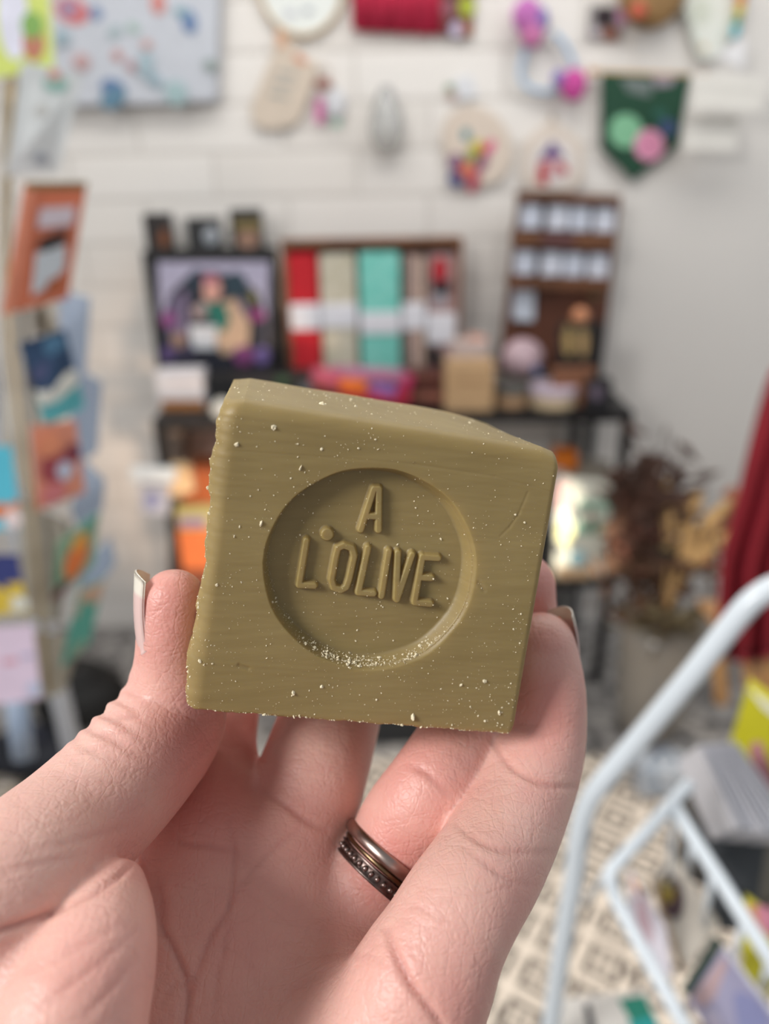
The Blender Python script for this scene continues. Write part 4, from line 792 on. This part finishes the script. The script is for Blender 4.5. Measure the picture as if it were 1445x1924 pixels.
def npmesh_s(name, V, Q, T, m):
    V = cam2w(V); og = (V.min(0) + V.max(0)) / 2; me = bpy.data.meshes.new(name); me.vertices.add(len(V)); me.vertices.foreach_set('co', (V - og).astype(np.float32).ravel())
    li = np.concatenate([Q.ravel(), T.ravel()]).astype(np.int32); me.loops.add(len(li)); me.loops.foreach_set('vertex_index', li)
    me.polygons.add(len(Q) + len(T)); me.polygons.foreach_set('loop_start', np.concatenate([np.arange(0, Q.size, 4), Q.size + np.arange(0, T.size, 3)]).astype(np.int32))
    me.update(calc_edges=True); me.validate()
    bm = bmesh.new(); bm.from_mesh(me); bmesh.ops.recalc_face_normals(bm, faces=bm.faces); bm.to_mesh(me); bm.free()
    me.polygons.foreach_set('use_smooth', [True] * len(me.polygons)); me.materials.append(m)
    o = bpy.data.objects.new(name, me); C.objects.link(o); o.location = Vector(og); _w[o.name] = Vector(og); return o
sm = bpy.data.materials.new('olive_soap'); sm.use_nodes = True; n = sm.node_tree.nodes; l = sm.node_tree.links; b = n['Principled BSDF']
tc = n.new('ShaderNodeTexCoord'); mp = n.new('ShaderNodeMapping'); l.new(tc.outputs['Object'], mp.inputs['Vector']); mp.inputs['Rotation'].default_value = (0, math.radians(7), 0); mp.inputs['Scale'].default_value = (30, 60, 900)
n1 = n.new('ShaderNodeTexNoise'); n1.inputs['Scale'].default_value = 1; n1.inputs['Detail'].default_value = 5; l.new(mp.outputs[0], n1.inputs['Vector'])
n2 = n.new('ShaderNodeTexNoise'); n2.inputs['Scale'].default_value = 60; n2.inputs['Detail'].default_value = 5; l.new(tc.outputs['Object'], n2.inputs['Vector'])
r1 = n.new('ShaderNodeValToRGB'); r1.color_ramp.elements[0].position = .3; r1.color_ramp.elements[1].position = .7
r1.color_ramp.elements[0].color = (*lin((142, 122, 76)), 1); r1.color_ramp.elements[1].color = (*lin((162, 142, 94)), 1)
ad = n.new('ShaderNodeMath'); ad.operation = 'MULTIPLY_ADD'; l.new(n1.outputs[0], ad.inputs[0]); ad.inputs[1].default_value = 0.35
m2 = n.new('ShaderNodeMath'); m2.operation = 'MULTIPLY'; l.new(n2.outputs[0], m2.inputs[0]); m2.inputs[1].default_value = 0.65; l.new(m2.outputs[0], ad.inputs[2])
l.new(ad.outputs[0], r1.inputs[0]); l.new(r1.outputs[0], b.inputs['Base Color']); b.inputs['Roughness'].default_value = 0.5
b.inputs['Subsurface Weight'].default_value = 0.6; b.inputs['Subsurface Radius'].default_value = (1.0, 0.75, 0.25); b.inputs['Subsurface Scale'].default_value = 0.0038
bp = n.new('ShaderNodeBump'); bp.inputs['Strength'].default_value = 0.12; bp.inputs['Distance'].default_value = 0.0004; l.new(n1.outputs[0], bp.inputs['Height']); l.new(bp.outputs[0], b.inputs['Normal'])
soap = npmesh_s('soap', V, Q4, tri, sm)
tag(soap, 'olive green soap block with raised letters in a round recess, held in the hand', 'soap')
# crumbs of dried soap on the front and top
FG = FRONT; NRM = -AXN; rs = np.random.RandomState(11); CV = []; CF = []
def crumb(i, j, size, top=None):
    p = FG[i, j] if top is None else top; nr_ = NRM if top is None else -vl
    a = rs.uniform(0, 6.3); e1 = ul * math.cos(a) + np.cross(nr_, ul) * math.sin(a); e2 = np.cross(nr_, e1); k0 = len(CV); el = rs.uniform(0.35, 1.0)
    m_ = 6
    for k in range(m_):
        th = 2 * math.pi * k / m_; q_ = size * rs.uniform(0.6, 1.2); CV.append(p + e1 * q_ * math.cos(th) + e2 * q_ * el * math.sin(th) - nr_ * 0.03)
    for k in range(m_):
        th = 2 * math.pi * k / m_; q_ = size * 0.6 * rs.uniform(0.5, 1.1); CV.append(p + e1 * q_ * math.cos(th) + e2 * q_ * el * math.sin(th) + nr_ * size * rs.uniform(0.3, 0.8))
    for k in range(m_): CF.append((k0 + k, k0 + (k + 1) % m_, k0 + m_ + (k + 1) % m_, k0 + m_ + k))
    CF.append(tuple(k0 + m_ + k for k in range(m_)))
def ij(px, py):
    k = np.argmin((sx - px) ** 2 + (sy - py) ** 2); return divmod(int(k), NVV)
for _ in range(900):
    i = rs.randint(8, NU - 8); j = int(NVV * rs.beta(1.25, 1.0)); j = min(max(j, 6), NVV - 6)
    crumb(i, j, min(0.42, 0.05 + rs.exponential(0.04)))
for cxx, cyy, s_, k_ in [(640, 855, 18, 16), (560, 900, 16, 12), (700, 830, 14, 14), (430, 1100, 14, 12), (410, 1230, 22, 14), (870, 1330, 50, 40), (930, 1310, 40, 40), (960, 1180, 25, 22), (905, 985, 10, 8), (980, 820, 20, 12), (440, 800, 15, 8), (1000, 1000, 20, 14)]:
    for _ in range(k_):
        i, j = ij(cxx + rs.normal(0, s_), cyy + rs.normal(0, s_)); crumb(i, j, min(0.4, 0.05 + rs.exponential(0.06)))
for _ in range(430):           # dust caught in the foot of the recess
    a = rs.normal(math.radians(95), math.radians(28)); r_ = (188 + rs.normal(0, 3.5)) / 196
    i, j = ij(cx + 200 * r_ * math.cos(a), cy + 190 * r_ * math.sin(a)); crumb(i, j, min(0.34, 0.06 + rs.exponential(0.07)))
for _ in range(170):
    a = rs.normal(math.radians(150), math.radians(45)); r_ = (190 + rs.normal(0, 3)) / 196
    i, j = ij(cx + 200 * r_ * math.cos(a), cy + 190 * r_ * math.sin(a)); crumb(i, j, 0.06)
for _ in range(150):
    crumb(rs.randint(4, NU - 4), NVV - 4, 0.05 + rs.exponential(0.07)); crumb(rs.randint(0, 6), rs.randint(4, NVV - 4), 0.05 + rs.exponential(0.05))
for px_, py_, s_ in [(490, 985, .55), (565, 880, .5), (775, 1348, .75), (440, 1008, .3), (515, 803, .42), (445, 835, .38), (552, 1303, .5), (910, 1280, .5), (938, 1340, .5), (605, 1290, .35), (835, 1023, .3), (660, 1240, .4), (715, 1246, .45)]:
    i, j = ij(px_, py_); crumb(i, j, s_)
for _ in range(160):
    k = rs.randint(0, NU); r_ = rs.randint(0, NR - 4); p = rings_[r_][k]; crumb(0, 0, 0.05 + rs.exponential(0.07), top=p)
CVn = cam2w(np.array(CV)); cr = obj('crumbs', ([Vector(v) for v in CVn], CF), mat((232, 220, 188), 0.8), soap); cr['kind'] = 'stuff'; cr['label'] = 'pale dried soap crumbs and dust'
# ================================================================== card spinner at the left
DS = 0.92
pole = F(40, 1600, 0)
pc_ = D(-30, 700, DS + .12)
t = thing('card_spinner', (pc_.x, pc_.y, 0), 'tall card spinner with clear curved pockets at the left edge', 'display stand')
obj('pole', tube([Vector((pc_.x, pc_.y, .02)), Vector((pc_.x, pc_.y, 2.1))], .016, 14, smooth=False), mat((200, 206, 216), .35, metal=.3), t, smooth=True)
obj('base', lathe((pc_.x, pc_.y, 0), [(.22, 0), (.22, .015), (.05, .03), (.02, .05)], 30), mat((60, 62, 70), .4), t)
AC = mat((176, 190, 210), .25, trans=.35, coat=.3); TP = mat((150, 142, 126), .4, scale=9, c2=(104, 94, 78))
def pocket(pts, m=AC, th=.006):
    P = []
    for (x, y, d) in pts: P.append(D(x, y, d))
    obj('clear_pocket', extr(P, (.0, th, 0)), m, t, bevel=.001)
for pts in [[(110, 545, .98), (168, 560, 1.0), (160, 700, 1.0), (140, 720, .98), (110, 640, .97)], [(140, 690, .97), (190, 720, 1.0), (182, 850, 1.0), (150, 870, .98), (130, 800, .97)], [(150, 860, .98), (196, 905, 1.0), (190, 960, 1.0), (150, 1000, .97), (132, 960, .96)],
            [(160, 1060, .98), (205, 1010, 1.0), (216, 1060, 1.0), (180, 1110, .98), (140, 1130, .96)], [(0, 150, .96), (30, 140, .96), (34, 330, .97), (0, 340, .97)], [(0, 560, .98), (60, 575, .98), (90, 800, .98), (60, 960, .98), (0, 830, .98)],
            [(0, 340, .97), (20, 340, .97), (12, 560, .98), (0, 560, .98)], [(30, 940, .98), (130, 985, .98), (110, 1170, .98), (40, 1160, .98)], [(80, 560, 1.0), (130, 575, 1.0), (120, 640, 1.0), (40, 620, .99)], [(60, 1190, 1.0), (150, 1200, 1.0), (120, 1300, 1.0), (70, 1320, 1.0)]]:
    pocket(pts, AC if pts[0][0] > 100 else TP)
obj('wire', tube([D(22, 150, .95), D(14, 560, .96), D(60, 960, .96), D(90, 1300, .96)], .0035, 8), mat((150, 130, 96), .4, metal=.6), t, smooth=True)
obj('foot_post', tube([D(30, 1310, .97), D(44, 1420, 1.0)], .014, 12, smooth=False), mat((152, 168, 190), .4), t, smooth=True)
def scard(name, label, corners, col, parts=(), th=.003, cat='card', group='cards in the spinner'):
    vf, q, nrm = card(corners, th); c = sum(q, Vector()) / 4; s_ = thing(name, c, label, cat, group); obj('card_sheet', vf, mat(col, .6, var=.08, scale=20), s_)
    for k, (pn, uv, c_) in enumerate(parts): obj(pn, decal(q, nrm, uv, .0008 + .0004 * k), mat(c_, .6, var=.12, scale=40), s_)
    return s_
def ov(cu, cv, ru, rv=None, n=16): rv = rv or ru; return [(cu + ru * math.cos(2 * math.pi * i / n), cv + rv * math.sin(2 * math.pi * i / n)) for i in range(n)]
def rc_(a, b, c, d): return [(a, b), (c, b), (c, d), (a, d)]
scard('greeting_card', 'lime green card with a potted cactus at the top left corner', [(-40, -30, .86), (90, -30, .9), (102, 128, .9), (-30, 148, .86)], (204, 216, 112), [('white_oval', ov(.45, .35, .22, .5), (222, 222, 236)), ('cactus_pot', ov(.72, .68, .16, .2), (186, 120, 96)), ('cactus', ov(.72, .48, .16, .16), (126, 168, 84))])
scard('paper_bag', 'white paper bag with a sage and coral sprig below the lime card', [(40, 115, .87), (156, 140, .9), (110, 325, .92), (10, 330, .88)], (214, 218, 218), [('sage_leaf', ov(.6, .14, .2, .08), (150, 190, 180)), ('coral_flower', ov(.55, .06, .1, .05), (214, 150, 140)), ('grey_print', ov(.6, .85, .12, .05), (150, 156, 166)), ('grey_print', ov(.45, .4, .12, .06), (204, 204, 200))], cat='bag')
scard('greeting_card', 'terracotta orange card with white labels and a black shape, upper left', [(48, 342, .85), (164, 342, .9), (128, 560, .92), (4, 592, .86)], (214, 118, 84), [('edge_stripe', rc_(.0, .0, .16, 1), (226, 142, 112)), ('top_edge', rc_(.0, .0, 1, .05), (140, 112, 66)), ('white_label', rc_(.3, .20, .86, .36), (214, 200, 208)), ('white_label', [(.35, .56), (.8, .52), (.85, .72), (.6, .86), (.4, .9)], (206, 212, 218)), ('black_shape', [(.32, .52), (.42, .44), (.8, .40), (.78, .5), (.5, .55)], (30, 18, 18)), ('brown_patch', ov(.72, .84, .13, .05), (176, 92, 48))])
scard('greeting_card', 'navy and teal card with a scalloped white wave under the orange card', [(34, 645, .88), (122, 618, .9), (160, 765, .94), (84, 802, .9)], (32, 60, 92), [('blue_print', ov(.7, .15, .25, .12), (70, 110, 140)), ('purple_print', ov(.35, .4, .3, .1), (70, 76, 112)), ('teal_area', rc_(0, .66, 1, 1), (84, 166, 172)), ('white_scallop', [(.02, .56), (.2, .62), (.5, .6), (.8, .5), (1, .5), (1, .68), (.7, .74), (.4, .78), (.05, .76)], (212, 210, 200))])
scard('greeting_card', 'coral card with a red and white flower in the middle of the spinner', [(58, 800, .88), (142, 790, .92), (160, 925, .94), (70, 960, .9)], (214, 138, 112), [('red_flower', ov(.45, .55, .34, .2), (160, 68, 76)), ('maroon_flower', ov(.85, .42, .16, .13), (120, 48, 64)), ('white_flower', ov(.62, .62, .17, .12), (190, 196, 214)), ('pink_flower', ov(.35, .86, .26, .12), (206, 120, 122)), ('peach_flower', ov(.35, .25, .26, .16), (226, 142, 106))])
scard('greeting_card', 'cyan card with an orange foot at the left edge', [(-50, 836, .86), (22, 838, .88), (38, 992, .88), (-50, 1000, .86)], (84, 184, 206), [('orange_band', rc_(0, .68, 1, .86), (214, 116, 56)), ('white_tab', ov(.85, .88, .2, .12), (226, 206, 204))])
scard('greeting_card', 'navy and yellow card at the left edge above the pink card', [(-50, 1040, .86), (34, 1042, .88), (52, 1150, .88), (-50, 1160, .86)], (44, 52, 110), [('yellow_area', rc_(0, .48, 1, 1), (206, 176, 56)), ('white_print', ov(.85, .84, .2, .13), (206, 206, 196))])
scard('greeting_card', 'pale pink card with faint red and blue lettering, lowest on the spinner', [(-50, 1182, .86), (62, 1174, .88), (78, 1312, .88), (-50, 1330, .86)], (214, 194, 212), [('red_lettering', rc_(.45, .42, .68, .5), (206, 150, 166)), ('blue_lettering', rc_(.74, .38, .95, .44), (176, 170, 196)), ('grey_print', ov(.9, .86, .12, .1), (184, 188, 210))])
scard('tropical_card', 'green card with a glowing orange bird beside the thumb nail', [(110, 1020, .92), (184, 965, .96), (178, 1060, .97), (100, 1130, .93)], (132, 166, 136), [('orange_bird', ov(.5, .55, .3, .34), (236, 128, 66)), ('yellow_crest', ov(.55, .28, .2, .14), (240, 168, 70)), ('brown_branch', ov(.15, .9, .24, .1), (110, 62, 60)), ('teal_leaf', ov(.8, .06, .24, .1), (96, 160, 140))])
scard('teal_card', 'slim teal and peach card hanging low on the spinner', [(150, 1110, .94), (196, 1090, .97), (168, 1210, .97), (116, 1254, .95)], (92, 168, 150), [('peach_area', [(0, 0), (1, 0), (1, .3), (0, .35)], (206, 170, 144)), ('pale_print', ov(.5, .9, .3, .1), (150, 176, 150))])

# ================================================================== white wire rack of prints at the right
WH = mat((222, 230, 236), .35, coat=.2); 
t = thing('wire_print_rack', D(1200, 1900, .5), 'white tubular metal rack holding prints at the lower right', 'rack')
obj('hoop_rail', tube([D(1560, 1080, .36), D(1470, 1098, .38), (D(1425, 1120, .385)), D(1385, 1160, .39), D(1300, 1268, .405), D(1200, 1388, .43), D(1135, 1465, .445), D(1105, 1510, .455), D(1088, 1570, .465), D(1076, 1660, .48), D(1056, 1780, .50), D(1040, 1890, .52), D(1020, 2020, .54)], .0061, 16), WH, t, smooth=True)
obj('basket_rail', tube([D(1296, 1472, .52), D(1270, 1500, .515), D(1215, 1562, .50), D(1160, 1622, .485), D(1146, 1645, .48), D(1158, 1690, .475), D(1200, 1770, .46), D(1260, 1880, .44), D(1330, 2010, .42)], .0045, 14), WH, t, smooth=True)
obj('basket_rail', tube([D(1262, 1508, .515), D(1300, 1570, .50), D(1370, 1680, .47), D(1440, 1790, .44), D(1540, 1940, .41)], .0046, 14), WH, t, smooth=True)
for a, b_ in [((1265, 1530, .52), (1256, 1680, .60)), ((1140, 1640, .48), (1098, 1700, .55)), ((1338, 1640, .50), (1320, 1760, .58)), ((1395, 1740, .47), (1370, 1840, .55)), ((1300, 1590, .51), (1292, 1640, .57)), ((1445, 1810, .45), (1424, 1880, .52))]:
    obj('wire', tube([D(*a), D(*b_)], .0022, 8, smooth=False), WH, t, smooth=True)
def rcard(name, label, corners, col, parts=(), th=.003, cat='print'):
    vf, q, nrm = card(corners, th); c = sum(q, Vector()) / 4; s_ = thing(name, c, label, cat); obj('sheet', vf, mat(col, .55, var=.07, scale=25), s_, bevel=.0008 if th > .004 else 0)
    for k, (pn, uv, c_) in enumerate(parts): obj(pn, decal(q, nrm, uv, .0006 + .0003 * k), mat(c_, .55, var=.1, scale=50), s_)
rcard('yellow_box', 'bright yellow box with a white flap and pink patch at the right edge', [(1405, 1292, .62), (1560, 1400, .60), (1540, 1640, .62), (1366, 1420, .64)], (206, 198, 30), [('pink_patch', ov(.38, .62, .2, .2), (206, 140, 150)), ('white_flap', [(.0, .0), (1, .0), (1, .12), (.22, .1)], (240, 238, 224))], th=.02, cat='box')
for k in range(9):
    o_ = k * 7
    rcard('print_sleeve', 'white edged print in the tight stack of sleeves, %s from the right' % ['first', 'second', 'third', 'fourth', 'fifth', 'sixth', 'seventh', 'eighth', 'ninth'][k],
          [(1378 - k * 8, 1394 + k * .5, .56), (1384 - k * 8, 1394 + k * .5, .56), (1519 - k * 15.5, 1580 - k * 3, .53), (1508 - k * 15.5, 1580 - k * 3, .53)], ((214, 214, 220), (176, 178, 186), (224, 222, 226))[k % 3], [('sleeve_edge', rc_(0, 0, .3, 1), (140, 140, 150))], th=.05)
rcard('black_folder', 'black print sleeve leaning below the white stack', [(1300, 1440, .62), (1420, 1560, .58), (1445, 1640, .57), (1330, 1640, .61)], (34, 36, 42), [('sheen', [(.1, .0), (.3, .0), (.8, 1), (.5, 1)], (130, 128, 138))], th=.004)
rcard('grey_portfolio', 'grey brown portfolio standing behind the rack rail', [(1288, 1450, .64), (1330, 1440, .64), (1350, 1680, .62), (1270, 1640, .62)], (88, 84, 80), [('spine', rc_(0, 0, .2, 1), (110, 104, 98))], th=.006, cat='folder')
rcard('dark_portfolio', 'dark blue grey portfolio leaning behind the beige board', [(1335, 1560, .60), (1470, 1590, .56), (1440, 1760, .56), (1320, 1740, .58)], (38, 44, 50), [('spine', rc_(.8, 0, 1, 1), (96, 92, 84))], th=.006, cat='folder')
rcard('beige_board', 'beige board with a dark oval badge in the middle of the rack', [(1268, 1606, .62), (1352, 1735, .56), (1280, 1830, .54), (1222, 1650, .60)], (204, 196, 184), [('dark_oval', ov(.32, .62, .25, .33), (62, 34, 42)), ('yellow_inner', ov(.26, .66, .13, .2), (150, 128, 40)), ('tan_edge', rc_(.0, .94, 1, 1), (184, 148, 106))], th=.004)
rcard('pale_print', 'pale lilac print with a pink drawing leaning on the left rail', [(1182, 1630, .58), (1250, 1740, .54), (1262, 1840, .52), (1180, 1760, .55)], (206, 200, 208), [('pink_drawing', ov(.4, .5, .2, .36), (190, 160, 168)), ('orange_dot', ov(.2, .12, .12, .08), (220, 160, 120))])
rcard('lavender_print', 'lavender blue abstract print in a clear sleeve at the bottom right', [(1362, 1776, .48), (1500, 1960, .44), (1380, 2010, .44), (1292, 1880, .47)], (150, 146, 172), [('pink_wash', [(.05, .1), (.3, .3), (.2, .9), (.02, .9)], (176, 148, 150)), ('blue_wash', ov(.6, .4, .25, .3), (128, 130, 170)), ('pale_spot', ov(.4, .85, .14, .1), (190, 180, 200)), ('clear_rim', rc_(0, 0, 1, .06), (206, 204, 212))])
rcard('yellow_print', 'small yellow print between the rails at the right edge', [(1400, 1680, .54), (1500, 1760, .52), (1440, 1880, .52), (1392, 1840, .53)], (206, 196, 40), [('pink_corner', ov(.5, .1, .3, .16), (206, 130, 150)), ('orange_corner', ov(.16, .2, .14, .14), (206, 140, 90))])
rcard('teal_book', 'white booklet with a green and teal cover block at the bottom edge', [(1050, 1876, .58), (1215, 1858, .58), (1260, 1990, .52), (1050, 2010, .52)], (216, 212, 206), [('green_block', [(.66, .12), (.95, .1), (.98, .45), (.74, .48)], (22, 130, 110)), ('teal_block', [(.7, .48), (.98, .42), (1, .9), (.8, .9)], (34, 160, 160)), ('dark_figure', [(.28, .14), (.34, .14), (.38, .6), (.3, .6)], (60, 60, 66))], th=.008, cat='book')
rcard('green_card', 'dark green card edge between the beige board and the lavender print', [(1344, 1760, .53), (1362, 1772, .53), (1302, 1872, .50), (1284, 1860, .50)], (62, 78, 72), [('edge_line', rc_(0, 0, .2, 1), (84, 100, 92))])
a_ = F(1200, 1500, 0); t = thing('patterned_bag', (a_.x + .06, a_.y + .04, 0), 'pale blue patterned bag standing on the tiles beyond the wire rack', 'bag')
obj('bag_body', box(a_.x, a_.x + .13, a_.y, a_.y + .08, 0, .09), mat((128, 142, 160), .8, scale=45, c2=(190, 196, 204)), t, bevel=.01); obj('handle', tube([Vector((a_.x + .03, a_.y + .04, .09)), Vector((a_.x + .065, a_.y + .04, .13)), Vector((a_.x + .10, a_.y + .04, .09))], .004, 8), mat((96, 112, 136), .7), t, smooth=True)
